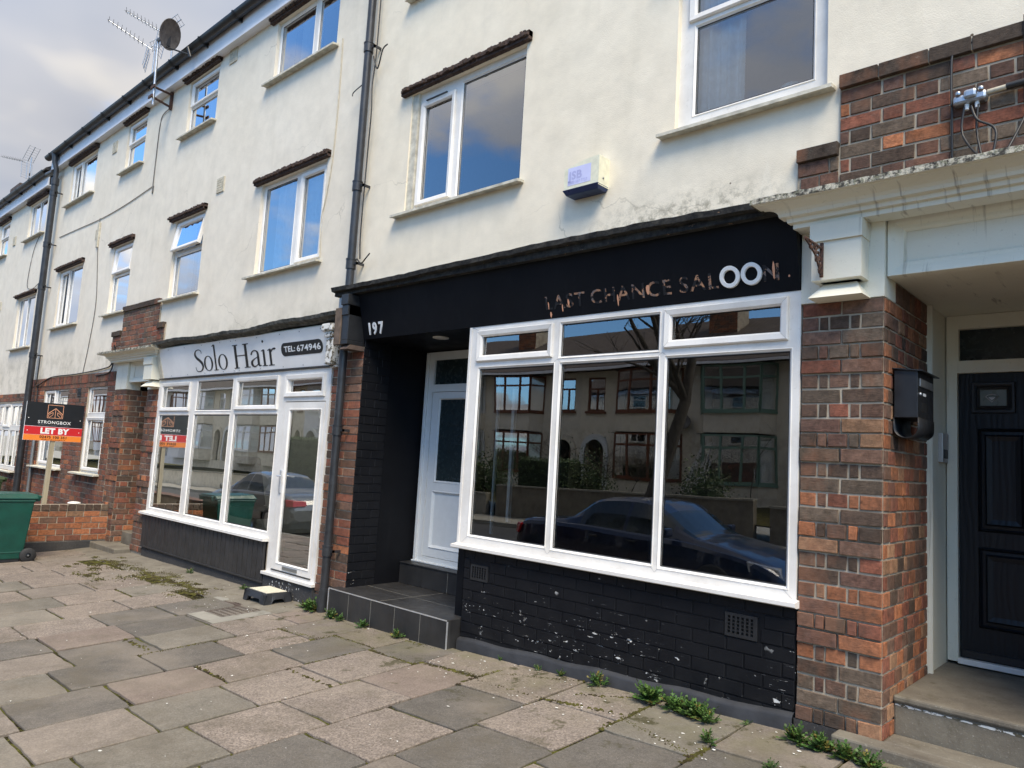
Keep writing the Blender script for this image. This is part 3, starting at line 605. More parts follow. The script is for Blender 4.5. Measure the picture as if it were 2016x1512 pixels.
q = MB(); pil(q, -.17, .275, 5.06, .12, 2.40, True); q.build('brick_pillar', ['brick', 'mortar'], B1)
part('pillar_foot', 'plinth_dark', B1, lambda m: m.box(-1.638, -1.40, 4.185, 4.4, -.1, .093))
# porch interior
part('porch_lining', 'cream_trim', B1, lambda m: (m.box(-1.25, -1.178, 5.062, 5.53, .25, 2.52), m.box(-.182, -.11, 5.062, 5.53, .25, 2.52), m.box(-1.179, -.181, 5.062, 5.066, 2.50, 2.521) if False else None, m.box(-1.19, -1.16, 5.064, 5.085, .28, 2.52)))
part('bare_timber_edge', 'brown_timber', B1, lambda m: m.box(-1.176, -1.168, 5.086, 5.096, .28, 2.51))
part('porch_ceiling', 'cream_trim', B1, lambda m: m.box(-1.19, -.17, 4.42, 5.75, 2.523, 2.6))
def psteps(m):
    m.box(-1.187, -.173, 4.376, 5.7, -.1, .29); m.box(-1.187, -.173, 4.36, 4.4, .262, .296)
part('porch_step', 'step_concrete', B1, psteps, .01)
def wornedge(m):
    n = 70; A = []; B = []
    for i in range(n+1): x = -1.18+i/n*1.0; c_ = .248-.012*i/n; w_ = .0025+.0045*abs(math.sin(i*.37)*math.sin(i*.11+1)); A.append((x, 4.3745, c_-w_+rnd.uniform(-.0008, .0008))); B.append((x, 4.3745, c_+w_+rnd.uniform(-.0008, .0008)))
    m.grid([A, B])
part('worn_paint_edge', 'peeling_white_paint', B1, wornedge)
part('porch_lower_step', 'step_concrete', B1, lambda m: (m.box(-1.40, .25, 4.06, 4.183, -.15, .105), m.box(-1.187, -.173, 4.183, 4.36, -.15, .103)), .012)
D1 = part('front_door', 'grained_black_door', B1, lambda m: (m.box(-1.105, -.255, 5.50, 5.545, .335, 2.14)), .003)
def dpan(m):
    for (a, b, c, d) in ((-1.0, -.36, .535, 1.03), (-1.0, -.72, 1.13, 1.78), (-.64, -.36, 1.13, 1.78)):
        m.ring(a+.05, b-.05, c+.05, d-.05, [(-.03, 5.486), (0, 5.478), (.012, 5.497), (.03, 5.499), (.04, 5.480), (.052, 5.499)]); m.box(a+.08, b-.08, 5.484, 5.499, c+.08, d-.08)
part('door_panel', 'grained_black_door', D1, dpan)
part('window_surround', 'satin_black', D1, lambda m: m.ring(-.985, -.84, 1.925, 2.03, [(0, 5.50), (0, 5.485), (.012, 5.475), (.02, 5.485), (.03, 5.478), (.042, 5.478), (.048, 5.499)]))
part('door_pane', 'etched_pane', D1, lambda m: m.box(-.985, -.84, 5.493, 5.497, 1.925, 2.03))
part('fan_motif', 'bell_silver', D1, lambda m: (m.tube([(-.955, 5.49, 1.985), (-.94, 5.49, 1.996), (-.92, 5.49, 2.0), (-.90, 5.49, 1.996), (-.885, 5.49, 1.985), (-.92, 5.49, 1.95), (-.955, 5.49, 1.985)], .003, 4), m.quad([(-.94, 5.4915, 1.98), (-.90, 5.4915, 1.98), (-.92, 5.4915, 1.962)])))
def pframe(m):
    m.plate(-1.17, -.19, .31, 2.52, [(-1.11, -.25, .33, 2.14), (-1.10, -.26, 2.22, 2.43)], 5.47, 5.56)
fr = part('door_frame', 'cream_trim', B1, pframe, .003)
part('fanlight_pane', 'frosted_dark', fr, lambda m: m.box(-1.1, -.26, 5.51, 5.515, 2.22, 2.43))
part('threshold', 'white_upvc', fr, lambda m: m.box(-1.11, -.25, 5.45, 5.53, .302, .335), .003)
part('door_weatherbar', 'satin_black', D1, lambda m: m.box(-1.09, -.27, 5.485, 5.499, .345, .385))
# ground storey right of the porch
q = MB(); q.box(.275, 6.0, 4.21, 4.45, -.2, 2.84, 1); bricks(q, (.29, 4.2, .1), (1, 0, 0), (0, -1, 0), 5.7, 2.7, None, housep, .082, 'flemish', holes=[(1.0, 2.6, .7, 2.1)]); q.build('brick_wall', ['brick', 'mortar'], B1)
window(B1, 1.3, 2.88, .8, 2.2, two(1.3, 2.88, .8, 2.2, 2.0), y=4.17, lintel=False, silly=4.1)
# pier left of recess, front brick, black return
def pierm(m):
    m.box(-6.36, -5.885, 4.204, 4.5, -.3, 2.42, 1)
    bricks(m, (-6.372, FY, -.06), (1, 0, 0), (0, -1, 0), .50, 2.44, None, pal({BR: 2, RD: 2.4, PU: 1, DK: 1, OR: .4}), .0815, lambda r: [1, 1.2] if r % 2 else [1, .5, 1], lambda r: .008 if r % 6 in (3, 4) else 0, topdown=True)
q = MB(); pierm(q); q.build('brick_pier', ['brick', 'mortar'], B1)
part('pier_foot', 'plinth_dark', B1, lambda m: m.box(-6.37, -5.95, 4.18, 4.3, -.35, .0))
q = MB(); q.box(-5.9, -5.872, 4.21, 4.52, -.1, 2.49); bricks(q, (-5.870, 4.196, -.05), (0, 1, 0), (1, 0, 0), .33, 2.54, None, lambda z: (1, 1, 1), .0815, 'flemish', d=.001, j=.008); q.build('painted_pier_side', 'black_painted_brick', B1)
part('recess_lining', 'black_fascia_paint', B1, lambda m: (m.box(-5.95, -5.878, 4.52, 5.1, -.1, 2.49), m.box(-4.45, -4.372, 4.27, 5.1, -.1, 2.49), m.box(-5.95, -4.37, 5.07, 5.12, -.1, 2.49)), 0)
part('recess_ceiling', 'black_fascia_paint', B1, lambda m: m.box(-5.9, -4.37, 4.205, 5.1, 2.488, 2.52))
part('recess_light', 'lamp_shell', B1, lambda m: m.lathe((-5.02, 4.42, 2.487), (0, 0, -1), [(0, .075), (.008, .075), (.012, .06), (.012, 0)], 24))
q = MB(); q.box(-5.95, -4.315, 4.07, 4.845, -.4, .130); q.build('tiled_step', 'dark_step_tile', B1, .004)
st = B1.children[-1]
def joints(m):
    for x in (-5.63, -5.30, -4.97, -4.64): m.box(x-.0015, x+.0015, 4.0693, 4.071, -.3, .128)
    for x in (-5.2,): m.box(x-.002, x+.002, 4.09, 4.83, .1295, .1304)
    m.box(-5.9, -4.32, 4.45, 4.453, .1295, .1304)
part('tile_joint', 'grey_concrete', st, joints)
part('metal_edge_trim', 'alu_bright', st, lambda m: (m.box(-5.953, -5.942, 4.066, 4.074, -.3, .125), m.box(-4.319, -4.311, 4.066, 4.076, -.3, .12), m.box(-5.95, -4.32, 4.0675, 4.0705, .121, .1305)))
q = MB(); q.box(-5.87, -4.38, 4.83, 5.06, .131, .325); q.box(-5.87, -4.38, 4.822, 5.06, .325, .337); q.build('door_step', 'dark_step_tile', B1, .003)
part('tile_joint', 'grey_concrete', B1.children[-1], lambda m: m.box(-5.16, -5.157, 4.8293, 4.832, .132, .325))
# recessed white door
F2 = part('door_frame', 'door_white', B1, lambda m: (m.plate(-5.86, -4.86, .337, 2.472, [(-5.735, -4.93, .40, 2.06), (-5.73, -4.935, 2.135, 2.39)], 4.985, 5.05), m.box(-5.835, -5.80, 4.965, 4.985, .34, 2.46), m.box(-5.86, -4.86, 4.96, 4.985, .337, .352)), .004)
L2 = part('white_door', 'door_white', B1, lambda m: (m.plate(-5.73, -4.935, .405, 2.055, [(-5.625, -5.04, 1.15, 1.99), (-5.635, -5.03, .50, 1.05)], 4.992, 5.03), m.box(-5.64, -5.02, 5.006, 5.02, .495, 1.055)), .003)
part('moulding', 'door_white', L2, lambda m: (m.ring(-5.625, -5.04, .51, 1.04, [(-.012, 5.006), (0, 4.996), (.012, 4.984), (.02, 4.99)]), m.ring(-5.62, -5.045, 1.155, 1.985, [(-.006, 5.005), (.006, 4.988), (.016, 4.99)])))
part('door_pane', 'frosted_dark', L2, lambda m: m.box(-5.62, -5.045, 5.008, 5.012, 1.155, 1.985))
part('fanlight_pane', 'frosted_dark', F2, lambda m: m.box(-5.73, -4.935, 5.01, 5.015, 2.135, 2.39))
for i, (s_, zz) in enumerate((('OPENING HOURS', 1.72), ('TUE - FRI', 1.60), ('BY APPOINTMENT', 1.53), ('SAT', 1.42), ('BOOKING ONLY', 1.18))):
    text_mesh(s_, .034, 'etched', L2, 'etched_lettering', lambda p, zz=zz: Vector((-5.33+p.x, 5.006-p.z, zz+p.y)), .0008, 0, .8, 1, 'CENTER')
# stall riser, black painted brick
def riser(m):
    m.box(-4.30, -1.64, FY+.0035, FY+.2, -.3, .70); bricks(m, (-4.3, FY, .04), (1, 0, 0), (0, -1, 0), 2.66, .655, 8, lambda z: (1, 1, 1), .082, 'stretch', d=.001, j=.008, holes=[(.065, .285, .44, .575), (2.235, 2.46, .43, .58)])
    bricks(m, (-4.302, 4.5, .04), (0, -1, 0), (-1, 0, 0), .3, .655, 8, lambda z: (1, 1, 1), .082, 'stretch', d=.004, j=.011)
q = MB(); riser(q); RS = q.build('stall_riser', 'black_painted_brick', B1)
def skirt(m):
    n = 30; rows = []
    for k, (yy, dz) in enumerate(((4.165, -.25), (4.165, .055), (4.178, .075), (4.2, .085))):
        rows.append([(-4.3+2.66*i/n, yy+rnd.uniform(-.003, .003), (gz(-4.3+2.66*i/n)+dz+.02*math.sin(i*.9)*(.3)) if k else -.3) for i in range(n+1)])
    m.grid(rows)
part('cement_skirting', 'skirt_grey', RS, skirt)
for x, z, w, h in ((-4.122, .513, .19, .12), (-1.958, .52, .2, .135)):
    vent(B1, x, z, w, h, 'satin_black', 4.203)
# big shop window
SW = window(B1, -4.37, -1.64, .705, 2.485, [(-4.262, -3.487, .800, 2.130, 'f'), (-3.405, -2.588, .795, 2.130, 'f'), (-2.515, -1.703, .788, 2.130, 'f'), (-4.244, -3.545, 2.243, 2.396, 's'), (-3.418, -2.59, 2.193, 2.432, 'f'), (-2.487, -1.760, 2.248, 2.404, 's')], y=4.195, lintel=False, sill=False, name='shop_window', depth=2.8, roomw=-.02)
part('sill', 'white_upvc', SW, lambda m: m.prism([(4.25, .722), (4.195, .722), (4.128, .712), (4.128, .690), (4.138, .684), (4.16, .680), (4.25, .680)], 'x', -4.40, -1.62), .002)
def mitre(m):
    def seg(x0, z0, x1, z1, y=4.1935):
        d = Vector((x1-x0, 0, z1-z0)).normalized(); n_ = Vector((-d.z, 0, d.x))*.0007
        m.quad([(x0+n_.x, y, z0+n_.z), (x1+n_.x, y, z1+n_.z), (x1-n_.x, y, z1-n_.z), (x0-n_.x, y, z0-n_.z)])
    for cx in (-3.447, -2.552):
        seg(cx-.037, .782, cx, .745); seg(cx+.037, .782, cx, .745)
        seg(cx-.037, 2.145, cx, 2.172); seg(cx+.037, 2.145, cx, 2.172)
    seg(-4.37, .705, -4.28, .782); seg(-1.64, .705, -1.72, .775); seg(-4.37, 2.485, -4.30, 2.455)
    for (a, b, c, d) in ((-4.244, -3.545, 2.243, 2.396), (-2.487, -1.760, 2.248, 2.404)):
        for sx, x in ((-1, a), (1, b)):
            for sz, z in ((-1, c), (1, d)): seg(x+sx*.012, z+sz*.012, x+sx*.045, z+sz*.045, 4.1705)
part('mitre_line', 'metal_dull', SW, mitre)
part('corner_trim', 'white_upvc', SW, lambda m: m.box(-4.40, -4.372, 4.19, 4.26, .722, 2.485), .003)
# old inner frame seen through the left pane
part('inner_timber', 'white_frame', SW, lambda m: (m.box(-4.16, -4.13, 4.5, 4.53, .9, 2.0), m.box(-4.24, -4.22, 4.4, 4.42, .8, 2.1)))
# fascia board leaning forward, cap over it
def tilted(m, xa, xb, zb, zt, yb, yt, th=.05):
    m.hexa([(xa, yb, zb), (xb, yb, zb), (xb, yb+th, zb), (xa, yb+th, zb), (xa, yt, zt), (xb, yt, zt), (xb, yt+th, zt), (xa, yt+th, zt)])
part('fascia_board', 'black_fascia_paint', B1, lambda m: (tilted(m, -5.875, -1.642, 2.487, 2.95, 4.188, 4.075), m.box(-5.87, -1.642, 4.25, 4.4, 2.49, 2.93)))
def capm(m):
    n = 60; xa, xb = -6.2, -1.70; rows = []
    pr = [(4.2, 2.915), (4.03, 2.915), (4.03, 2.955), (3.985, 2.962), (3.98, 3.0), (4.10, 3.018), (4.2, 3.022)]
    for i in range(n+1):
        x = xa+(xb-xa)*i/n; s_ = .012*math.sin(x*1.4)+rnd.uniform(-.004, .004); rows.append([(x, y+rnd.uniform(-.004, .004), z+s_*(z > 2.93)) for y, z in pr])
    m.grid(rows, 0, (1, 1, 1), False); m.quad(rows[0]); m.quad(rows[-1][::-1])
part('fascia_cap', 'worn_black_cap', B1, capm)
def brk(m):
    m.box(-5.995, -5.885, 4.0, 4.2, 2.46, 2.86); m.box(-5.985, -5.885, 3.985, 4.2, 2.70, 2.80); m.box(-5.99, -5.875, 3.97, 4.2, 2.80, 2.9)
    m.hexa([(-5.995, 4.0, 2.42), (-5.885, 4.0, 2.42), (-5.885, 4.2, 2.42), (-5.995, 4.2, 2.42), (-5.995, 4.0, 2.46), (-5.885, 4.0, 2.46), (-5.885, 4.2, 2.46), (-5.995, 4.2, 2.46)])
part('fascia_bracket', 'satin_black', B1, brk, .004)
part('bracket_side_board', 'brown_timber', B1, lambda m: m.box(-6.10, -5.998, 3.99, 4.05, 2.42, 2.78), .003)
part('bracket_foot', 'cast_iron', B1, lambda m: m.hexa([(-6.0, 3.99, 2.37), (-5.87, 3.99, 2.37), (-5.87, 4.2, 2.37), (-6.0, 4.2, 2.37), (-5.98, 4.04, 2.418), (-5.88, 4.04, 2.418), (-5.88, 4.2, 2.418), (-5.98, 4.2, 2.418)]), .003)
part('zinc_flashing', 'metal_dull', B1, lambda m: m.box(-6.16, -6.02, 4.06, 4.15, 2.72, 2.905))
# lettering on the fascia: torn LAST CHANCE SAL, two rings left, torn N
def onf(p, x, z):   # place on the leaning fascia
    zz = z+p.y; y = 4.188+(4.075-4.188)*(zz-2.487)/(2.95-2.487); return Vector((x+p.x, y-.0015-p.z, zz))
FS = thing('shop_fascia_lettering', (-2.6, 4.1, 2.6), 'torn remains of the words LAST CHANCE SALOON on black fascia over the big window', 'lettering')
for (s_, x, z, wd) in (('LAST', -3.56, 2.548, .37), ('CHANCE', -3.137, 2.55, .655), ('SAL', -2.422, 2.551, .275), ('N', -1.855, 2.556, .095)):
    o_ = text_mesh(s_, .14, 'torn_letter_wood', FS, 'torn_letter', lambda p: p.copy(), .001, .0008, 1, 1.12)
    raw = [v.co+FS.location for v in o_.data.vertices]; x_0 = min(p.x for p in raw); x_1 = max(p.x for p in raw); y_0 = min(p.y for p in raw)
    for v, p in zip(o_.data.vertices, raw): v.co = onf(Vector(((p.x-x_0)*wd/(x_1-x_0), p.y-y_0, p.z)), x, z)-FS.location
def lump(m):
    for (x, z, w, h) in ((-3.53, 2.55, .012, .06), (-3.515, 2.49, .02, .045), (-3.40, 2.52, .015, .06), (-3.34, 2.555, .018, .06), (-2.905, 2.515, .016, .085), (-2.66, 2.565, .028, .075), (-1.79, 2.56, .018, .105), (-1.70, 2.565, .012, .014)):
        c = onf(Vector((0, 0, .002)), x, z); P = []
        for k in range(9): a = k/9*6.283; r = rnd.uniform(.7, 1.1); P.append((x+w/2*math.cos(a)*r, 0, h/2+h/2*math.sin(a)*r))
        m.quad([tuple(onf(Vector((q[0]-x, q[2], .0025)), x, z)) for q in P])
tag(part('bare_wood_patch', 'copper_line', FS, lump), kind='stuff')
for cx, cz in ((-2.066, 2.608), (-1.926, 2.610)):
    def ringo(m, cx=cx, cz=cz):
        n = 36; pr = [(.066, 0), (.066, .014), (.064, .016), (.043, .016), (.041, .014), (.041, 0)]
        rows = [[tuple(onf(Vector((r*math.cos(2*math.pi*k/n), r*math.sin(2*math.pi*k/n), h)), cx, cz)) for k in range(n)] for r, h in pr]; m.grid(rows, 0, (1, 1, 1), False, True)
    part('raised_letter_o', 'letter_white', FS, ringo)
NM = thing('house_number', (-5.6, 4.1, 2.52), 'white raised number 197 at the left end of the black fascia', 'house number')
for ch, x in (('1', -5.792), ('9', -5.712), ('7', -5.618)):
    text_mesh(ch, .150, 'letter_white', NM, 'digit', lambda p, x=x: onf(p, x, 2.528), .006, .0045, .84)

# ---------------- hair salon building
B2 = thing('salon_building', (-9.2, 4.2, 0), 'cream rendered building with the hair salon and its white shopfront on the ground floor', 'building', 'buildings of the terrace')
WS = [(-10.70, -9.75, 3.40, 4.55), (-8.24, -6.82, 3.42, 4.56), (-10.70, -9.755, 5.83, 6.665), (-8.22, -6.85, 5.87, 6.655)]
XB = -12.24
part('rendered_wall', 'grey_render', B2, lambda m: m.plate(XB, -6.1, 2.27, 6.95, WS+[(-10.6, -6.36, 2.27, 2.66), (XB, -10.6, 2.27, 2.60), (-6.36, -6.1, 2.27, 2.66)], FY+.003, FY+.26))
a, b, c, d = WS[0]
window(B2, a, b, c, d, [(a+.09, b-.09, 4.14, d-.09, 'o', .17), (a+.06, b-.05, c+.06, 4.02, 'f')], curtain=('curtain_white', (-10.68, -10.3, .02), (-10.1, -9.77, .02)))
a, b, c, d = WS[1]
window(B2, a, b, c, d, [(a+.055, -7.50, c+.06, d-.055, 'f'), (-7.33, b-.10, c+.10, d-.10, 's')], curtain=('curtain_white', (-8.0, -7.55, .03), (-7.45, -6.85, .035)))
a, b, c, d = WS[2]
window(B2, a, b, c, d, stack(a, b, c, d, 6.27), curtain=('curtain_grey', (-10.25, -9.78, .02)))
a, b, c, d = WS[3]
window(B2, a, b, c, d, [(a+.055, -7.43, c+.055, d-.055, 'f'), (-7.31, b-.055, c+.055, d-.055, 'f')], curtain=('curtain_grey', (-7.85, -7.55, .02)), room='room_grey')
eaves(B2, -12.24, -6.1, 6.715); roofpart(B2, -12.24, -6.1, 6.8)
part('back_walls', 'grey_render', B2, lambda m: m.box(XB, -6.1, 9.5, 12, -.6, 6.9))
for x, z in ((-9.362, 6.62), (-9.36, 4.81)): vent(B2, x, z, .2, .2)
# left porch: brick panel, cornice, frieze, pillars
pan(B2, -12.27, -10.87, -12.64, -10.64, 2.66, 3.075, 3.445, pal({GY: .8, DK: 1, PU: 1.6, RD: 2.2, BR: 1.6, OR: .4}))
cornice(B2, -12.50, -10.43, proj=.25, z=2.70, h=.14)
def fr2(m):
    m.box(-12.31, -11.86, FY-.008, FY+.2, 2.145, 2.56); m.box(-11.05, -10.615, FY-.004, FY+.2, 2.12, 2.56); m.box(-11.86, -11.05, 4.26, 4.4, 2.255, 2.56)
    m.ring(-11.76, -11.15, 2.33, 2.50, [(0, 4.258), (.012, 4.245), (.03, 4.242), (.05, 4.23), (.08, 4.22), (.085, 4.26)])
part('porch_frieze', 'cream_trim', B2, fr2, .003)
consoleblock(B2, -10.91, -10.63, 2.555, 2.145, 4.065)
def pil2(m):
    m.box(-12.30, -11.865, 4.204, 5.1, -.4, 2.145, 1); m.box(-11.04, -10.63, 4.204, 5.1, -.4, 2.12, 1)
    cf = pal({DK: 1, BR: 2, PU: 1.4, RD: 1.6, OR: .9, GY: .6}); rp = lambda r: .014 if r % 6 in (3, 4) else 0
    bricks(m, (-12.31, FY, -.14), (1, 0, 0), (0, -1, 0), .45, 2.285, None, cf, .0815, pilrow, rp, topdown=True)
    bricks(m, (-11.86, FY, -.14), (0, 1, 0), (1, 0, 0), .9, 2.285, None, pal({DK: 1.2, BR: 2, RD: 2, OR: 1.3}), .0815, 'flemish', topdown=True)
    bricks(m, (-11.05, FY, -.15), (1, 0, 0), (0, -1, 0), .43, 2.27, None, cf, .0815, pilrow, rp, topdown=True)
q = MB(); pil2(q); q.build('brick_pillar', ['brick', 'mortar'], B2)
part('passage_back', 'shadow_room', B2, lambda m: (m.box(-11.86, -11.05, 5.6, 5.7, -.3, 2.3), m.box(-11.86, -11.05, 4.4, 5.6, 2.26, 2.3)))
part('passage_step', 'step_concrete', B2, lambda m: (m.box(-12.02, -11.02, 3.98, 4.3, -.4, -.135), m.box(-11.86, -11.052, 4.36, 5.6, -.4, .02)), .012)
# salon shopfront
SF = window(B2, -10.64, -7.31, .415, 2.24, [(-10.525, -9.60, .495, 1.742, 'f'), (-9.43, -8.485, .495, 1.75, 'f'), (-8.355, -7.385, .495, 1.755, 'f'), (-10.468, -9.655, 1.856, 2.137, 's'), (-9.41, -8.472, 1.818, 2.18, 'f'), (-8.315, -7.435, 1.866, 2.143, 's')], y=4.195, lintel=False, sill=False, name='shop_window', depth=.01, room='room_paint')
for ch in list(SF.children):
    if ch.name.startswith('room'): bpy.data.objects.remove(ch)
part('sill', 'white_upvc', SF, lambda m: m.prism([(4.25, .432), (4.195, .432), (4.12, .418), (4.12, .392), (4.25, .385)], 'x', -10.70, -7.32), .002)
DF = part('door_frame', 'white_upvc', B2, lambda m: (m.plate(-7.31, -6.385, .075, 2.24, [(-7.225, -6.445, .12, 1.90), (-7.17, -6.525, 1.99, 2.14)], 4.19, 4.26), m.box(-7.34, -6.36, 4.14, 4.2, .055, .085)), .003)
part('fanlight_sash', 'white_upvc', DF, lambda m: m.ring(-7.19, -6.525, 2.002, 2.13, [(0, 4.215), (0, 4.182), (.012, 4.17), (.05, 4.166), (.058, 4.19)]))
part('pane', 'pane_glass', DF, lambda m: m.quad([(-7.2, 4.212, 1.98), (-6.5, 4.212, 1.98), (-6.5, 4.212, 2.15), (-7.2, 4.212, 2.15)]))
part('blind_board', 'brick_red_board' if 'brick_red_board' in MATS else 'brown_frame', DF, lambda m: m.box(-7.2, -6.52, 4.235, 4.24, 1.98, 2.15))
DL = part('glazed_door', 'white_upvc', B2, lambda m: (m.plate(-7.215, -6.45, .125, 1.89, [(-7.11, -6.51, .20, 1.805)], 4.186, 4.235), m.ring(-7.105, -6.515, .205, 1.80, [(0, 4.205), (0, 4.19), (.012, 4.178), (.02, 4.186)])), .003)
part('door_pane', 'pane_glass', DL, lambda m: m.quad([(-7.11, 4.2, .2), (-6.51, 4.2, .2), (-6.51, 4.2, 1.805), (-7.11, 4.2, 1.805)]))
part('letter_plate', 'metal_dull', DL, lambda m: m.box(-6.98, -6.70, 4.174, 4.187, .142, .178), .004)
part('door_handle', 'alu_bright', DL, lambda m: (m.box(-7.175, -7.145, 4.168, 4.186, .92, 1.16), m.tube([(-7.16, 4.17, 1.10), (-7.16, 4.13, 1.10), (-7.06, 4.125, 1.10)], .009, 8)), .002)
part('door_weatherbar', 'black_rubber', DL, lambda m: m.box(-7.21, -6.455, 4.18, 4.187, .112, .121))
def vb(m):
    x = -10.62
    while x < -7.345: m.box(x, min(x+.092, -7.345), 4.160, 4.2, -.03, .388); x += .105
    m.box(-10.62, -7.345, 4.178, 4.205, -.03, .388); m.box(-10.62, -7.33, 4.155, 4.2, -.05, -.03)
part('boarded_stall_riser', 'black_boards', B2, vb, .004)
q = MB(); q.box(-10.62, -7.33, 4.2, 4.4, -.4, .385, 1); q.box(-10.62, -6.38, 4.185, 4.42, -.5, -.052, 0, (.5, .5, .5)); q.build('dark_plinth', ['plinth_dark', 'mortar'], B2)
part('door_plinth', 'plinth_dark', B2, lambda m: m.box(-7.33, -6.375, 4.17, 4.4, -.4, .056), .004)
def fl(m):
    for i in range(60):
        x, z = rnd.uniform(-7.2, -6.6), rnd.uniform(-.12, .03); r = rnd.uniform(.003, .013)
        m.quad([(x+r*math.cos(k)*rnd.uniform(.4, 1.2), 4.1685, z+r*1.4*math.sin(k)*rnd.uniform(.4, 1.2)) for k in (0, 1, 2, 3, 4, 5.2)])
tag(part('paint_flake', 'peeling_white_paint', B2, fl), kind='stuff')
# salon room
def room(m):
    x0, x1, y0, y1, z0, z1 = -10.6, -6.42, 4.27, 8.3, .05, 2.55
    m.quad([(x0, y1, z0), (x1, y1, z0), (x1, y1, z1), (x0, y1, z1)]); m.quad([(x0, y0, z0), (x0, y1, z0), (x0, y1, z1), (x0, y0, z1)]); m.quad([(x1, y0, z0), (x1, y0, z1), (x1, y1, z1), (x1, y1, z0)]); m.quad([(x0, y0, z1), (x0, y1, z1), (x1, y1, z1), (x1, y0, z1)])
    m.quad([(x0, y0, z0), (x1, y0, z0), (x1, y1, z0), (x0, y1, z0)], 1)
part('salon_room', ['room_paint', 'room_floor'], B2, room)
for i, (x, y) in enumerate(((-8.6, 5.3), (-9.4, 5.3), (-7.6, 6.6), (-9.8, 7.0))):
    part('ceiling_spot', 'spot_lamp', B2, lambda m, x=x, y=y: m.lathe((x, y, 2.545), (0, 0, -1), [(0, .05), (.004, .05), (.004, 0)], 12))
SC = thing('salon_chair', (-9.15, 5.0, .05), 'black swivel salon chair standing behind the middle pane of the hair salon window', 'chair')
part('seat', 'leather_black', SC, lambda m: m.box(-9.42, -8.88, 4.75, 5.25, .46, .60), .05)
part('backrest', 'leather_black', SC, lambda m: m.hexa([(-9.40, 4.73, .6), (-9.30, 4.73, .6), (-9.30, 5.25, .6), (-9.40, 5.25, .6), (-9.55, 4.78, 1.25), (-9.47, 4.78, 1.25), (-9.47, 5.2, 1.25), (-9.55, 5.2, 1.25)]), .03)
for y in (4.70, 5.27): part('armrest', 'leather_black', SC, lambda m, y=y: m.box(-9.38, -8.92, y-.02, y+.03, .74, .80), .015)
part('pedestal', 'alu_bright', SC, lambda m: m.lathe((-9.15, 5.0, .05), (0, 0, 1), [(0, .28), (.02, .28), (.04, .05), (.42, .04)], 20))
WT = thing('styling_shelf', (-10.1, 4.6, .05), 'low dark waiting bench behind the left pane of the salon window', 'bench')
part('bench_top', 'leather_black', WT, lambda m: m.box(-10.45, -9.75, 4.5, 4.9, .48, .58), .03); part('bench_base', 'satin_black', WT, lambda m: m.box(-10.4, -9.8, 4.52, 4.88, .05, .48))
# salon sign (leans forward), cap above
def ons(p, x, z):
    zz = z+p.y; y = 4.188+(4.095-4.188)*(zz-2.262)/(2.655-2.262); return Vector((x+p.x, y-.012-p.z, zz))
SG = thing('salon_sign', (-8.4, 4.15, 2.26), 'long white sign board reading Solo Hair above the salon window', 'sign')
part('panel', 'sign_white', SG, lambda m: (tilted(m, -10.50, -8.372, 2.262, 2.655, 4.178, 4.085, .012), tilted(m, -8.366, -6.40, 2.262, 2.655, 4.178, 4.085, .012)), .0015)
part('screw', 'metal_dull', SG, lambda m: [m.lathe(ons(Vector((0, 0, 0)), x, z), (0, -1, -.2), [(0, .006), (.003, .006), (.004, 0)], 8) for x in (-10.2, -9.7, -9.2, -8.7, -8.42, -8.3, -7.8, -7.3, -6.9, -6.5) for z in (2.285, 2.63)])
def pill(m):
    P = []; cx0, cx1, cz, r = -7.235, -6.56, 2.461, .070
    for k in range(13): a = math.pi/2+math.pi*k/12; P.append((cx0+r*math.cos(a), cz+r*math.sin(a)))
    for k in range(13): a = -math.pi/2+math.pi*k/12; P.append((cx1+r*math.cos(a), cz+r*math.sin(a)))
    m.quad([tuple(ons(Vector((0, 0, .0012)), x, z)) for x, z in P])
part('phone_plate', 'sign_black', SG, pill)
fit_text('TEL:', -7.24, -7.02, .062, lambda p: ons(p+Vector((0, 0, .0025)), -7.24, 2.432), 'letter_white', SG, 'phone_lettering', .0006, .0022)
fit_text('674946', -6.985, -6.53, .068, lambda p: ons(p+Vector((0, 0, .0025)), -6.985, 2.426), 'letter_white', SG, 'phone_lettering', .0006, .0022)
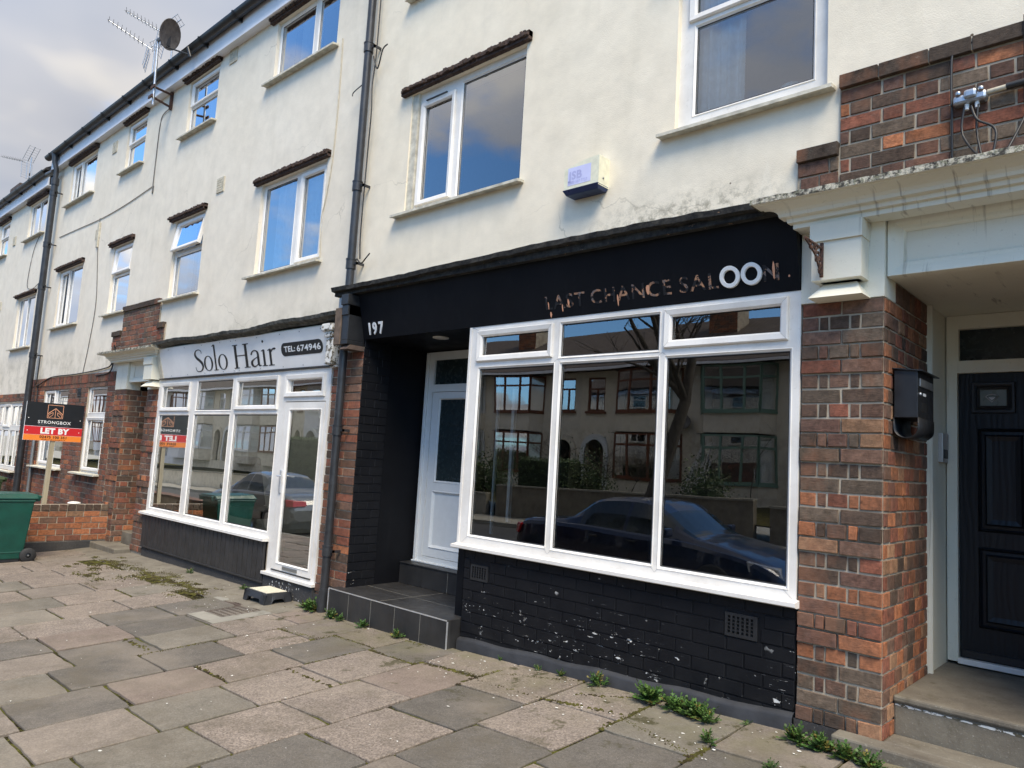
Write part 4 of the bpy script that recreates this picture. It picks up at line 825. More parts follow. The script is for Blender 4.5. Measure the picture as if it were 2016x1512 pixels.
# serif letters drawn as strokes: (x, y, half width) chains, unit = cap height
def stroke(m, pts, place, k=7):
    P = smoothpath([Vector((p[0], p[1], p[2])) for p in pts], k); L = []; R = []
    for i, p in enumerate(P):
        d = P[min(i+1, len(P)-1)]-P[max(i-1, 0)]; d.z = 0; d.normalize(); n_ = Vector((-d.y, d.x, 0))*(p.z*1.22+.002)
        L.append(place(p.x+n_.x, p.y+n_.y)); R.append(place(p.x-n_.x, p.y-n_.y))
    m.grid([L, R])
T_, K_ = .010, .034
def ell(cx, cy, rx, ry): return [(cx+rx*math.cos(a), cy+ry*math.sin(a), T_+(K_-T_)*abs(math.cos(a))**1.6) for a in [math.pi/2+2*math.pi*i/16 for i in range(17)]]
GL = {'S': ([[(.40, .80, .008), (.385, .92, .012), (.26, .985, .012), (.11, .93, .02), (.055, .78, .034), (.13, .63, .042), (.27, .50, .046), (.385, .36, .044), (.415, .2, .034), (.33, .05, .02), (.20, .0, .012), (.07, .05, .012), (.03, .22, .008)]], .48),
 'o': ([ell(.235, .335, .19, .325)], .47),
 'l': ([[(.13, .02, .03), (.13, 1.12, .03)], [(.13, 1.12, .012), (.09, 1.10, .02), (.02, 1.05, .006)], [(.02, .012, .012), (.24, .012, .012)]], .26),
 'H': ([[(.13, .0, .038), (.13, .98, .038)], [(.55, 0, .038), (.55, .98, .038)], [(.13, .52, .013), (.55, .52, .013)], [(.02, .012, .013), (.24, .012, .013)], [(.44, .012, .013), (.68, .012, .013)], [(.02, .97, .013), (.24, .97, .013)], [(.44, .97, .013), (.68, .97, .013)]], .70),
 'a': ([[(.05, .50, .022), (.10, .62, .016), (.20, .66, .016), (.29, .60, .024), (.315, .45, .032), (.315, .12, .032), (.35, .03, .02), (.41, .05, .010)], [(.315, .40, .010), (.16, .32, .014), (.06, .22, .030), (.06, .10, .034), (.13, .015, .022), (.22, .04, .014), (.315, .14, .008)]], .42),
 'i': ([[(.12, .02, .03), (.12, .66, .03)], [(.12, .66, .010), (.03, .60, .012)], [(.02, .012, .012), (.23, .012, .012)], [(.10, .985, .038), (.14, .985, .038)], [(.085, .985, .02), (.155, .985, .02)]], .24),
 'r': ([[(.12, .02, .03), (.12, .66, .03)], [(.12, .66, .010), (.03, .60, .012)], [(.02, .012, .012), (.24, .012, .012)], [(.13, .48, .010), (.20, .62, .018), (.28, .65, .030), (.31, .62, .03)]], .34)}
for wname, word, x0, sz, sxx in (('sign_lettering', 'Solo', -9.445, .275, 2.02), ('sign_lettering', 'Hair', -8.415, .275, 2.02)):
    m = MB(); x = x0; total = sum(GL[c][1] for c in word)
    wid = (-8.555-x0) if word == 'Solo' else (-7.415-x0)
    sx_ = wid/(total*sz)
    for ch in word:
        for st_ in GL[ch][0]:
            if ch == 'i' and st_[0][1] > .9:
                if len(st_) == 2 and st_[0][2] > .03: m.quad([tuple(ons(Vector(((.12+.036*math.cos(a)/1)*sz*sx_, (.985+.05*math.sin(a))*sz, .0012)), x, 2.308)) for a in [k*math.pi/6 for k in range(12)]])
                continue
            stroke(m, st_, lambda u, v, x=x: ons(Vector((u*sz*sx_, v*sz, .0012)), x, 2.308), 1 if len(st_) == 2 else 7)
        x += GL[ch][1]*sz*sx_
    m.build(wname, 'sign_black', SG)
def cap2(m):
    n = 60; xa, xb = -10.56, -6.12; rows = []; pr = [(4.2, 2.668), (4.07, 2.668), (4.05, 2.69), (4.0, 2.70), (3.99, 2.735), (4.08, 2.752), (4.2, 2.757)]
    for i in range(n+1):
        x = xa+(xb-xa)*i/n; s_ = .014*math.sin(x*1.7)+.008*math.sin(x*5)+rnd.uniform(-.004, .004)+.012*(x+10.5)/4; rows.append([(x, y+rnd.uniform(-.005, .005), z+s_) for y, z in pr])
    m.grid(rows, 0, (1, 1, 1), False); m.quad(rows[0]); m.quad(rows[-1][::-1])
part('sign_cap', 'old_lead_cap', B2, cap2)
part('sign_soffit', 'cream_trim', B2, lambda m: (m.box(-10.5, -6.40, 4.10, 4.2, 2.655, 2.669), m.box(-10.64, -6.37, 4.20, 4.3, 2.24, 2.66)))
part('lead_drip', 'lead_drip' if 'lead_drip' in MATS else 'plinth_dark', B2, lambda m: m.box(-10.6, -6.39, 4.165, 4.2, 2.243, 2.258))
part('peeling_pilaster', 'peeling_white_paint', B2, lambda m: (m.box(-6.335, -6.215, 4.06, 4.2, 2.25, 2.52), m.box(-6.35, -6.205, 4.04, 4.2, 2.52, 2.58), m.box(-6.375, -6.185, 4.015, 4.2, 2.58, 2.655), m.box(-6.33, -6.22, 4.12, 4.2, 2.225, 2.25)), .012)
part('old_yellow_board', 'vent_cream', B2, lambda m: m.hexa([(-10.56, 4.17, 2.24), (-10.46, 4.17, 2.24), (-10.46, 4.19, 2.24), (-10.56, 4.19, 2.24), (-10.60, 4.08, 2.65), (-10.51, 4.08, 2.65), (-10.51, 4.19, 2.65), (-10.6, 4.19, 2.65)]))

# ---------------- brick fronted house
B3 = thing('brick_house', (-14.7, 4.2, 0), 'terraced house with red brick ground floor and cream render above, behind the letting board', 'house', 'buildings of the terrace')
WH = [(-13.10, -12.275, 3.40, 4.55), (-15.90, -14.585, 3.40, 4.51), (-13.06, -12.13, 5.83, 6.665), (-15.90, -14.52, 5.82, 6.63)]
WH[2] = (-13.06, -12.26, 5.83, 6.665)
part('rendered_wall', 'grey_render', B3, lambda m: m.plate(-17.05, XB, 2.44, 6.95, WH, FY+.003, FY+.26))
a, b, c, d = WH[0]; window(B3, a, b, c, d, [(a+.09, b-.08, 4.13, d-.09, 'o', .07), (a+.06, b-.05, c+.06, 4.02, 'f')], curtain=('curtain_white', (-13.08, -12.29, .02)))
a, b, c, d = WH[1]; window(B3, a, b, c, d, two(a, b, c, d, -15.38), curtain=('curtain_white', (-15.85, -14.62, .03)))
a, b, c, d = WH[2]; window(B3, a, b, c, d, stack(a, b, c, d, 6.28), curtain=('curtain_grey', (-12.7, -12.3, .02)))
a, b, c, d = WH[3]; window(B3, a, b, c, d, two(a, b, c, d, -15.4))
eaves(B3, -17.0, -12.24, 6.715); roofpart(B3, -17.05, -12.24, 6.8)
part('back_walls', 'grey_render', B3, lambda m: m.box(-17.05, XB, 9.5, 12, -.6, 6.9))
for x, z in ((-12.95, 5.0), (-14.0, 6.5)): pass
vent(B3, -13.62, 6.42, .2, .2); vent(B3, -13.98, 4.93, .2, .17); 
GH = [(-15.93, -14.53, .81, 2.245), (-13.55, -12.645, .81, 2.245)]
def bw(m):
    m.plate(-17.05, -12.33, -.4, 2.44, [(h[0], h[1], h[2]-.02, h[3]) for h in GH], FY+.005, FY+.26, 1)
    hs = [(h[0]+17.05, h[1]+17.05, h[2]+.25, h[3]+.25) for h in GH]
    hs += [(h[0]+17.05-.1, h[1]+17.05+.05, h[2]+.25-.15, h[2]+.25) for h in GH]
    bricks(m, (-17.05, FY, -.25), (1, 0, 0), (0, -1, 0), 4.72, 2.54, None, housep, .0815, 'flemish', holes=hs)
    for (a, b, z) in [(-17.05, -12.33, 2.295)]+[(h[0]-.1, h[1]+.05, h[2]-.145) for h in GH]:
        x = a; hh = .145 if z > 2 else .125
        while x < b-.03:
            m.box(x+.005, x+.062, FY-(.012 if z > 2 else .002)+rnd.uniform(-.002, .002), FY+.06, z, z+hh, 0, housep(0)); x += .069
q = MB(); bw(q); q.build('brick_wall', ['brick', 'mortar'], B3)
a, b, c, d = GH[0]; window(B3, a, b, c, d, [(a+.10, -15.36, c+.1, d-.1, 's'), (-15.20, b-.06, c+.06, d-.06, 'f')], y=4.23, lintel=False, silly=4.10, sl_over=.2, curtain=('curtain_white', (a+.05, b-.05, .03)), room='room_grey')
a, b, c, d = GH[1]; window(B3, a, b, c, d, [(a+.07, b-.07, 1.80, d-.07, 'f'), (a+.09, b-.09, c+.09, 1.66, 's')], y=4.23, lintel=False, silly=4.10, sl_over=.2, curtain=('curtain_white', (a+.05, b-.05, .03)), room='room_grey')
vent(B3, -13.95, 2.14, .16, .14, 'satin_black')
# ---------------- far left house
B4 = thing('end_house', (-21, 4.2, -.3), 'farthest terraced house left of the big downpipe, cream render over brick', 'house', 'buildings of the terrace')
WF = [(-18.64, -17.37, 3.16, 4.27), (-18.61, -17.36, 5.56, 6.36), (-21.0, -20.2, 5.50, 6.33), (-21.0, -20.2, 3.14, 4.27), (-24.2, -22.9, 5.5, 6.33), (-24.2, -22.9, 3.14, 4.27), (-28, -27.0, 5.5, 6.33), (-28, -27, 3.14, 4.27)]
part('rendered_wall', 'grey_render', B4, lambda m: m.plate(-34, -17.05, 2.19, 6.7, WF, FY+.006, FY+.26))
for i, w in enumerate(WF):
    window(B4, *w, two(*w, w[0]*.5+w[1]*.5, 'ff') if i not in (2, 3, 6) else stack(*w, w[2]+.45), curtain=('curtain_white', (w[0]+.02, w[1]-.03, .03)) if i in (0, 1, 3, 5) else None, depth=1)
eaves(B4, -34, -17.06, 6.46); roofpart(B4, -34, -17.05, 6.52)
part('back_walls', 'grey_render', B4, lambda m: (m.box(-34, -17.05, 9.5, 12, -1, 6.6), m.box(-34, -33.8, 4.47, 9.5, -1, 6.6)))
GF = [(-19.2, -17.31, .62, 2.0)]
def bw4(m):
    m.plate(-34, -17.05, -1, 2.19, GF, FY+.008, FY+.26, 1)
    bricks(m, (-21.5, FY+.003, -.35), (1, 0, 0), (0, -1, 0), 4.45, 2.54, None, housep, .0815, 'flemish', holes=[(2.3, 4.19, .97, 2.35)])
q = MB(); bw4(q); q.build('brick_wall', ['brick', 'mortar'], B4)
g = [(-19.12, -18.72, 1.55, 1.92, 'f'), (-18.62, -18.22, 1.55, 1.92, 's'), (-18.08, -17.72, 1.55, 1.92, 'f'), (-17.66, -17.4, 1.55, 1.92, 'f'), (-19.12, -18.72, .72, 1.42, 'f'), (-18.62, -18.22, .72, 1.42, 'f'), (-18.08, -17.72, .72, 1.42, 'f'), (-17.66, -17.4, .72, 1.42, 'f')]
window(B4, -19.2, -17.31, .62, 2.0, g, y=4.23, lintel=False, silly=4.1, curtain=('curtain_white', (-19.15, -17.35, .03)))
vent(B4, -19.6, 5.72, .2, .2); vent(B4, -20.15, 4.25, .2, .2)

# ============================================================ PIPES, FITTINGS
def downpipe(x, y, z0, z1, r, brs, label, extra=None):
    t = thing('drainpipe', (x, y, z0), label, 'drainpipe', 'black drainpipes on the terrace')
    part('pipe', 'pipe_black', t, lambda m: m.tube([(x, y, z0), (x, y, z1)], r, 14))
    for z in brs:
        part('pipe_collar', 'pipe_black', t, lambda m, z=z: (m.tube([(x, y, z-.05), (x, y, z+.04)], r+.010, 14), m.tube([(x, y, z+.04), (x, y, z+.05)], r+.014, 14), m.box(x+.02, x+r+.055, y+.0, y+.018, z-.012, z+.012), m.box(x+r+.04, x+r+.055, y, 4.2, z-.012, z+.012)))
    return t
P1 = downpipe(-6.085, 4.11, -.14, 6.9, .040, (5.52, 4.05, 3.25, 1.6, .45), 'black round drainpipe between the hair salon and the black shop')
part('pipe_shoe', 'pipe_black', P1, lambda m: m.tube([(-6.085, 4.11, .1), (-6.09, 4.10, -.14)], .046, 14))
P2 = downpipe(-16.47, 4.07, -.3, 6.45, .060, (6.15, 5.1, 4.25, 2.9, 1.6), 'thick black drainpipe at the left end of the brick house')
part('swan_neck', 'pipe_black', P2, lambda m: (m.tube([(-16.47, 4.07, 6.40), (-16.47, 4.07, 6.62), (-16.50, 4.03, 6.80), (-16.52, 4.03, 6.98)], [.045, .045, .05, .07], 12), m.tube([(-16.47, 4.07, 6.32), (-16.47, 4.07, 6.46)], .072, 14), m.tube([(-16.9, 4.03, 6.62), (-16.52, 4.04, 6.6)], .05, 10)))
P3 = thing('drainpipe', (-16.0, 4.16, -.3), 'thin grey drainpipe low on the brick house wall beside the thick black one', 'drainpipe', 'black drainpipes on the terrace')
part('pipe', 'metal_dull', P3, lambda m: m.tube([(-16.03, 4.15, -.3), (-16.03, 4.15, 1.55)], .03, 10))
# cables
def C(name, P, r, mat, label): return cables(name, P, r, mat, None, label)
C('aerial_cable', [[(-11.30, 4.19, 6.45), (-11.55, 4.19, 6.44), (-11.68, 4.193, 6.30), (-11.70, 4.193, 5.7), (-11.69, 4.19, 5.19), (-11.66, 4.19, 5.30)]], .007, 'cable_grey', 'grey aerial cable hanging down the wall from the dish mast')
C('loose_cable', [[(-11.72, 4.195, 5.30), (-12.8, 4.195, 5.22), (-13.9, 4.195, 5.19), (-15.2, 4.195, 5.22), (-16.2, 4.195, 5.24)]], .006, 'cable_grey', 'long thin cable sagging across the render above the middle windows')
C('wall_cable', [[(-13.95, 4.193, 5.21), (-13.90, 4.193, 4.7), (-13.66, 4.193, 3.7), (-13.75, 4.193, 3.0), (-13.9, 4.193, 2.46)]], .006, 'cable_grey', 'thin cable dropping from the white conduit box down the brick house')
TB = thing('conduit_box', (-13.93, 4.18, 4.9), 'narrow cream conduit box on the render between the upper and middle floors', 'box')
part('cover', 'vent_cream', TB, lambda m: m.box(-13.97, -13.89, 4.175, 4.2, 4.68, 5.12), .004)
part('screw', 'metal_dull', TB, lambda m: (m.box(-13.935, -13.925, 4.172, 4.176, 5.05, 5.06), m.box(-13.935, -13.925, 4.172, 4.176, 4.73, 4.74)))
C('wall_cable', [[(-6.72, 4.193, 5.9), (-6.70, 4.193, 5.2), (-6.72, 4.193, 4.5), (-6.78, 4.19, 4.1), (-6.83, 4.19, 3.85), (-6.80, 4.19, 3.45)]], .006, 'vent_cream', 'thin painted cable running down past the wide salon windows')
C('pipe_cable', [[(-5.98, 4.14, 6.9), (-5.985, 4.14, 6.0), (-5.99, 4.14, 5.40), (-6.0, 4.13, 5.1), (-5.965, 4.12, 4.8), (-6.0, 4.14, 4.4), (-6.01, 4.14, 3.6), (-6.0, 4.15, 3.3)], [(-6.02, 4.13, 5.42), (-5.95, 4.13, 5.27), (-5.90, 4.12, 5.28), (-5.84, 4.11, 5.42), (-5.78, 4.12, 5.46)]], .0075, 'cable_black', 'loose black cable running beside the drainpipe with a cut end sticking out')
C('cut_cable', [[(-6.02, 4.13, 3.30), (-5.93, 4.12, 3.24), (-5.86, 4.12, 3.28), (-5.80, 4.12, 3.32)]], .007, 'cable_black', 'short cut cable end beside the drainpipe above the black fascia')
C('cut_cable', [[(-6.12, 4.12, 5.16), (-6.22, 4.12, 5.14), (-6.33, 4.13, 5.12), (-6.34, 4.13, 5.09)]], .006, 'cable_black', 'short black wire poking left from the drainpipe by the upper windows')
C('cable_bundle', [[(-16.30, 4.15, 2.9), (-16.32, 4.15, 2.45), (-16.3, 4.15, 2.3), (-15.6, 4.185, 2.45), (-14.2, 4.185, 2.46), (-12.9, 4.185, 2.50), (-12.55, 4.18, 2.56), (-12.42, 4.16, 2.75), (-12.40, 4.14, 2.85)], [(-16.3, 4.17, 2.35), (-16.25, 4.17, 2.0), (-16.25, 4.17, 1.3)], [(-13.2, 4.18, 2.40), (-12.6, 4.18, 2.43), (-12.45, 4.17, 2.6), (-12.38, 4.15, 2.82)]], .011, 'cable_black', 'black cables looping along the top of the brick wall to the left porch')
C('wall_cable', [[(-17.6, 4.19, 5.5), (-17.9, 4.19, 5.2), (-18.05, 4.19, 4.7), (-18.0, 4.19, 4.45), (-17.6, 4.19, 4.38), (-17.2, 4.19, 4.45)]], .006, 'cable_black', 'thin black cable looping below the top window of the farthest house')
C('door_cable', [[(-.86, 4.15, 3.36), (-.86, 4.16, 3.62), (-.84, 4.165, 3.66), (-.75, 4.165, 3.685), (-.3, 4.165, 3.70)], [(-.86, 4.16, 3.36), (-.862, 4.17, 3.0)], [(-.80, 4.14, 3.33), (-.81, 4.13, 3.2), (-.76, 4.08, 3.08), (-.70, 4.0, 2.99), (-.66, 3.96, 2.98)], [(-.74, 4.14, 3.33), (-.745, 4.13, 3.2), (-.72, 4.08, 3.05), (-.70, 4.05, 2.98)], [(-.77, 4.14, 3.33), (-.74, 4.12, 3.24), (-.66, 4.1, 3.16), (-.67, 4.08, 3.02)], [(-.54, 4.15, 3.74), (-.545, 4.15, 3.3), (-.545, 4.15, 3.22), (-.62, 4.06, 3.0)]], .0065, 'cable_black', 'black cables hanging from the cast junction on the brick panel over the right porch')
JB = thing('cable_junction', (-.77, 4.14, 3.38), 'silver cast cable junction with bolts on the brick panel over the right porch', 'junction box')
def jb(m):
    m.box(-.85, -.70, 4.12, 4.182, 3.345, 3.395); m.box(-.80, -.74, 4.105, 4.182, 3.36, 3.41)
part('body', 'galvanised', JB, jb, .014)
for x in (-.825, -.725): part('bolt', 'galvanised', JB, lambda m, x=x: m.lathe((x, 4.125, 3.397), (0, -.3, 1), [(0, .014), (.012, .014), (.018, .008), (.018, 0)], 8))
part('entry_sleeve', 'vent_cream', JB, lambda m: m.tube([(-.70, 4.15, 3.385), (-.60, 4.15, 3.39)], .013, 10)); part('armoured_cable', 'cable_black', JB, lambda m: m.tube([(-.62, 4.15, 3.39), (-.3, 4.15, 3.40), (.5, 4.15, 3.42)], .017, 10))
for x in (-.79, -.745): part('gland', 'door_white', JB, lambda m, x=x: m.tube([(x, 4.145, 3.346), (x, 4.145, 3.315)], .011, 8))
# alarm box
AL = thing('alarm_box', (-3.2, 4.15, 3.45), 'faded cream burglar alarm box with blue base on the render right of the large window', 'alarm box')
def ab(m):
    n = 14; x0, x1 = -3.37, -3.055; y0 = 4.06; rows = []
    F = [(x0+(x1-x0)*i/n, 3.575+.045*math.sin(math.pi*(i/n)*.5+0)) for i in range(n+1)]
    poly = [(x0, 3.40), (x1, 3.40)]+F[::-1]; m.prism([(p[0], p[1]) for p in poly], 'y', 4.075, 4.2)
part('cover', 'alarm_cream', AL, ab, .012)
part('blue_base', 'alarm_blue', AL, lambda m: m.hexa([(-3.36, 4.09, 3.375), (-3.07, 4.09, 3.375), (-3.07, 4.2, 3.375), (-3.36, 4.2, 3.375), (-3.378, 4.062, 3.412), (-3.052, 4.062, 3.412), (-3.052, 4.2, 3.412), (-3.378, 4.2, 3.412)]), .006)
SK = part('sticker', 'alarm_sticker', AL, lambda m: m.quad([(-3.335, 4.0738, 3.44), (-3.125, 4.0738, 3.44), (-3.125, 4.0738, 3.575), (-3.335, 4.0738, 3.575)]))
text_mesh('JSB', .085, 'sticker_ink', AL, 'sticker_lettering', lambda p: Vector((-3.325+p.x, 4.0732-p.z*.1, 3.485+p.y)), .001, .003, 1.05, 1.05)
text_mesh('0800 587 7727', .030, 'sticker_ink', AL, 'sticker_lettering', lambda p: Vector((-3.328+p.x, 4.0732-p.z*.1, 3.452+p.y)), .001, .0005, .95)
part('fixing_screw', 'metal_dull', AL, lambda m: m.lathe((-3.054, 4.13, 3.46), (1, 0, 0), [(0, .008), (.004, .008), (.004, 0)], 10))
# scroll bracket
BK = thing('sign_bracket', (-1.47, 4.06, 2.6), 'small rusty wrought iron scroll bracket on the cream block above the right pillar', 'bracket')
part('back_bar', 'rusty_iron', BK, lambda m: m.box(-1.480, -1.462, 4.035, 4.05, 2.505, 2.70), .002)
part('arm', 'rusty_iron', BK, lambda m: m.box(-1.477, -1.465, 3.80, 4.04, 2.662, 2.674), .002)
def scr(m):
    def sp(cy, cz, r, turns=1.4, a0=0, sg=1): m.tube([(-1.471, cy+r*(1-i/26*.75)*math.cos(a0+sg*i/26*turns*6.283), cz+r*(1-i/26*.75)*math.sin(a0+sg*i/26*turns*6.283)) for i in range(24)], .0055, 5)
    sp(3.985, 2.62, .035, a0=1.5); sp(4.01, 2.578, .03, sg=-1); sp(3.93, 2.636, .025, a0=.5); sp(3.88, 2.645, .02, sg=-1); sp(4.02, 2.54, .022, a0=2); sp(3.965, 2.59, .02)
    m.tube([(-1.471, 4.032, 2.51), (-1.471, 4.0, 2.56), (-1.471, 3.95, 2.61), (-1.471, 3.86, 2.645), (-1.471, 3.80, 2.665)], .006, 5)
part('scrollwork', 'rusty_iron', BK, scr)
# mailbox on the pillar side
MX = thing('mailbox', (-1.12, 4.4, 1.85), 'black metal letter box with curled paper holder on the side of the brick pillar', 'letter box')
def mbx(m): m.box(-1.178, -1.062, 4.33, 4.66, 1.755, 2.015)
part('box', 'satin_black', MX, mbx, .003)
part('lid', 'satin_black', MX, lambda m: m.hexa([(-1.185, 4.315, 2.02), (-1.035, 4.315, 2.003), (-1.035, 4.675, 2.003), (-1.185, 4.675, 2.02), (-1.185, 4.315, 2.026), (-1.035, 4.315, 2.009), (-1.035, 4.675, 2.009), (-1.185, 4.675, 2.026)]))
part('front_slot', 'metal_dull', MX, lambda m: m.box(-1.062, -1.055, 4.36, 4.63, 1.925, 1.968), .002)
part('lock', 'alu_bright', MX, lambda m: m.lathe((-1.06, 4.37, 1.885), (1, 0, 0), [(0, .008), (.006, .008), (.007, 0)], 12))
part('name_card', 'letter_white', MX, lambda m: m.box(-1.0615, -1.0595, 4.44, 4.49, 1.88, 1.895))
part('viewing_slots', 'dark_hole', MX, lambda m: [m.box(-1.0615, -1.0605, y, y+.014, 1.79, 1.845) for y in (4.41, 4.435, 4.46, 4.485, 4.51)])
def holder(m):
    n = 16; rows = []
    for y in (4.33, 4.66): rows.append([(-1.12+.058*math.cos(math.pi+math.pi*i/n), y, 1.700-.052*math.sin(math.pi*i/n)) for i in range(n+1)])
    rows = [[(r[0][0], r[0][1], 1.757)]+r+[(r[-1][0], r[-1][1], 1.757)] for r in rows]; m.grid(rows, 0, (1, 1, 1), True)
q = MB(); holder(q); o = q.build('paper_holder', 'satin_black', MX); sd = o.modifiers.new('thick', 'SOLIDIFY'); sd.thickness = .003
# doorbell
DB = thing('doorbell', (-1.16, 5.38, 1.64), 'small silver and black video doorbell beside the black front door', 'doorbell')
part('casing', 'bell_silver', DB, lambda m: m.box(-1.178, -1.150, 5.275, 5.415, 1.55, 1.735), .004)
part('black_face', 'satin_black', DB, lambda m: m.box(-1.1505, -1.147, 5.295, 5.395, 1.575, 1.632), .001)
part('wedge_mount', 'metal_dull', DB, lambda m: m.hexa([(-1.178, 5.415, 1.55), (-1.150, 5.415, 1.55), (-1.16, 5.45, 1.55), (-1.178, 5.45, 1.55), (-1.178, 5.415, 1.735), (-1.150, 5.415, 1.735), (-1.16, 5.48, 1.735), (-1.178, 5.48, 1.735)]))
# dish and mast
DM = thing('satellite_dish', (-11.2, 3.88, 6.35), 'grey weathered satellite dish on a galvanised wall mast with rusty bracket', 'satellite dish')
part('mast', 'galvanised', DM, lambda m: m.tube([(-11.18, 3.88, 6.34), (-11.26, 3.88, 7.42)], .018, 12))
part('wall_bracket', 'rusty_iron', DM, lambda m: (m.box(-11.33, -11.29, 4.16, 4.2, 6.42, 6.70), m.tube([(-11.31, 4.18, 6.66), (-11.19, 3.86, 6.62)], .017, 6), m.tube([(-11.31, 4.18, 6.46), (-11.18, 3.84, 6.46)], .017, 6), m.box(-11.27, -11.13, 3.83, 3.85, 6.44, 6.48), m.box(-11.27, -11.13, 3.85, 3.87, 6.60, 6.64)))
dc = Vector((-10.63, 3.78, 7.20)); da = Vector((.80, .52, -.28)).normalized()
part('dish', 'dish_grey', DM, lambda m: (m.lathe(dc, da, [(.0, 0), (.004, .07), (.018, .14), (.04, .2), (.046, .215), (.04, .216), (.006, .14), (-.008, .07), (-.012, 0)], 28)))
part('feed_arm', 'satin_black', DM, lambda m: (m.tube([dc-Vector((0, 0, .2)), dc+da*.42-Vector((0, 0, .22))], .012, 8), m.tube([dc+da*.42-Vector((0, 0, .25)), dc+da*.36-Vector((0, 0, .12))], .025, 10)))
part('dish_clamp', 'satin_black', DM, lambda m: (m.tube([(-11.26, 3.88, 7.38), dc-da*.02], .028, 8), m.box(-10.74, -10.66, 3.74, 3.84, 7.05, 7.3)))
# yagi aerials
def yagi(loc, end, pole, label, rg=.42, chim=False):
    s_, e_ = Vector(loc), Vector(end); t = thing('tv_aerial', pole, label, 'aerial', 'roof aerials'); d_ = (e_-s_).normalized(); sd = d_.cross(Vector((0, 0, 1))).normalized(); up = sd.cross(d_)
    part('pole', 'galvanised', t, lambda m: m.tube([pole, (pole[0], pole[1], s_.z+.08)], .016, 8))
    part('pole_tape', 'satin_black', t, lambda m: [m.tube([(pole[0], pole[1], pole[2]+k), (pole[0], pole[1], pole[2]+k+.1)], .018, 8) for k in (.15, .45, .6)])
    part('boom', 'alu_bright', t, lambda m: m.tube([s_, e_], .010, 6))
    def els(m):
        L = (e_-s_).length
        for i in range(9):
            p = s_+d_*(L*(.22+.78*i/8)); w_ = .10-.004*i
            for q in (1, -1):
                m.tube([p+up*.02-sd*w_+up*.035*q, p+up*.01, p+up*.02+sd*w_+up*.035*q], .0035, 4)
            m.box(p.x-.010, p.x+.010, p.y-.010, p.y+.010, p.z-.014, p.z+.014)
    part('director', 'cable_grey', t, els)
    for q in (1, -1):
        def gr(m, q=q):
            ax = (up*q-d_*.35).normalized()
            for k in range(7): c_ = s_+d_*.05+ax*(.05+rg*k/6*.9); m.tube([c_-sd*.17, c_+sd*.17], .004, 4)
            for sdx in (-.17, 0, .17): m.tube([s_+d_*.05+ax*.03+sd*sdx, s_+d_*.05+ax*(rg+.02)+sd*sdx], .007 if sdx else .012, 5)
        part('reflector_grid', 'galvanised', t, gr)
    return t
yagi((-14.80, 5.0, 9.02), (-15.18, 4.30, 9.42), (-14.62, 5.0, 7.3), 'tv aerial pointing left, lower one behind the satellite dish mast')
yagi((-14.20, 5.0, 9.12), (-14.72, 4.45, 9.50), (-13.76, 5.0, 7.3), 'tv aerial partly hidden behind the satellite dish')
yagi((-27.6, 6.0, 10.15), (-28.9, 5.55, 10.5), (-27.23, 6.0, 9.0), 'distant tv aerial on the chimney of the farthest house', .55)
part('chimney', 'cast_iron', B4, lambda m: m.box(-28, -26.9, 5.7, 6.3, 7.5, 9.22))
yagi((-24.3, 6.0, 8.95), (-25.3, 5.7, 9.05), (-24.0, 6.0, 7.6), 'small distant tv aerial just above the gutter left of the big drainpipe', .12)

# ============================================================ LET BOARD, BINS, LOW WALL
LB = thing('letting_board', (-12.3, 3.4, .0), 'black, red and orange STRONGBOX letting board on a pale timber post', 'sign board')
bx = -12.27
pole_ = part('post', 'pine_post', LB, lambda m: m.hexa([(bx-.05, 3.365, -.3), (bx-.005, 3.365, -.3), (bx-.005, 3.425, -.3), (bx-.05, 3.425, -.3), (bx-.05, 3.395, 1.7), (bx-.005, 3.395, 1.7), (bx-.005, 3.455, 1.7), (bx-.05, 3.455, 1.7)]))
part('board', 'white_board', LB, lambda m: m.box(bx-.004, bx+.004, 3.03, 3.785, 1.30, 1.853))
part('black_field', 'board_ink', LB, lambda m: m.box(bx+.0041, bx+.0048, 3.034, 3.785, 1.508, 1.853)); part('red_field', 'red_board', LB, lambda m: m.box(bx+.0041, bx+.0048, 3.034, 3.785, 1.386, 1.503)); part('orange_field', 'orange_board', LB, lambda m: m.box(bx+.0041, bx+.0048, 3.034, 3.785, 1.302, 1.383))
onb = lambda p, y, z: Vector((bx+.0055+p.z*.2, y+p.x, z+p.y))
text_mesh('STRONGBOX', .062, 'letter_white', LB, 'board_lettering', lambda p: onb(p, 3.407, 1.55), .001, .0006, 1.06, 1.1, 'CENTER')
text_mesh('LETTINGS AND PROPERTY MANAGEMENT', .017, 'metal_dull', LB, 'board_lettering', lambda p: onb(p, 3.407, 1.523), .001, 0, 1.15, 1.1, 'CENTER')
text_mesh('LET BY', .108, 'letter_white', LB, 'board_lettering', lambda p: onb(p, 3.42, 1.408), .001, .006, 1.02, 1.1, 'CENTER')
text_mesh('02475 100 351', .052, 'board_ink', LB, 'board_lettering', lambda p: onb(p, 3.417, 1.337), .001, .0016, 1.05, 1.08, 'CENTER')
text_mesh('info@strongboxlettings.co.uk', .025, 'board_ink', LB, 'board_lettering', lambda p: onb(p, 3.417, 1.310), .001, 0, 1.05, 1.0, 'CENTER')
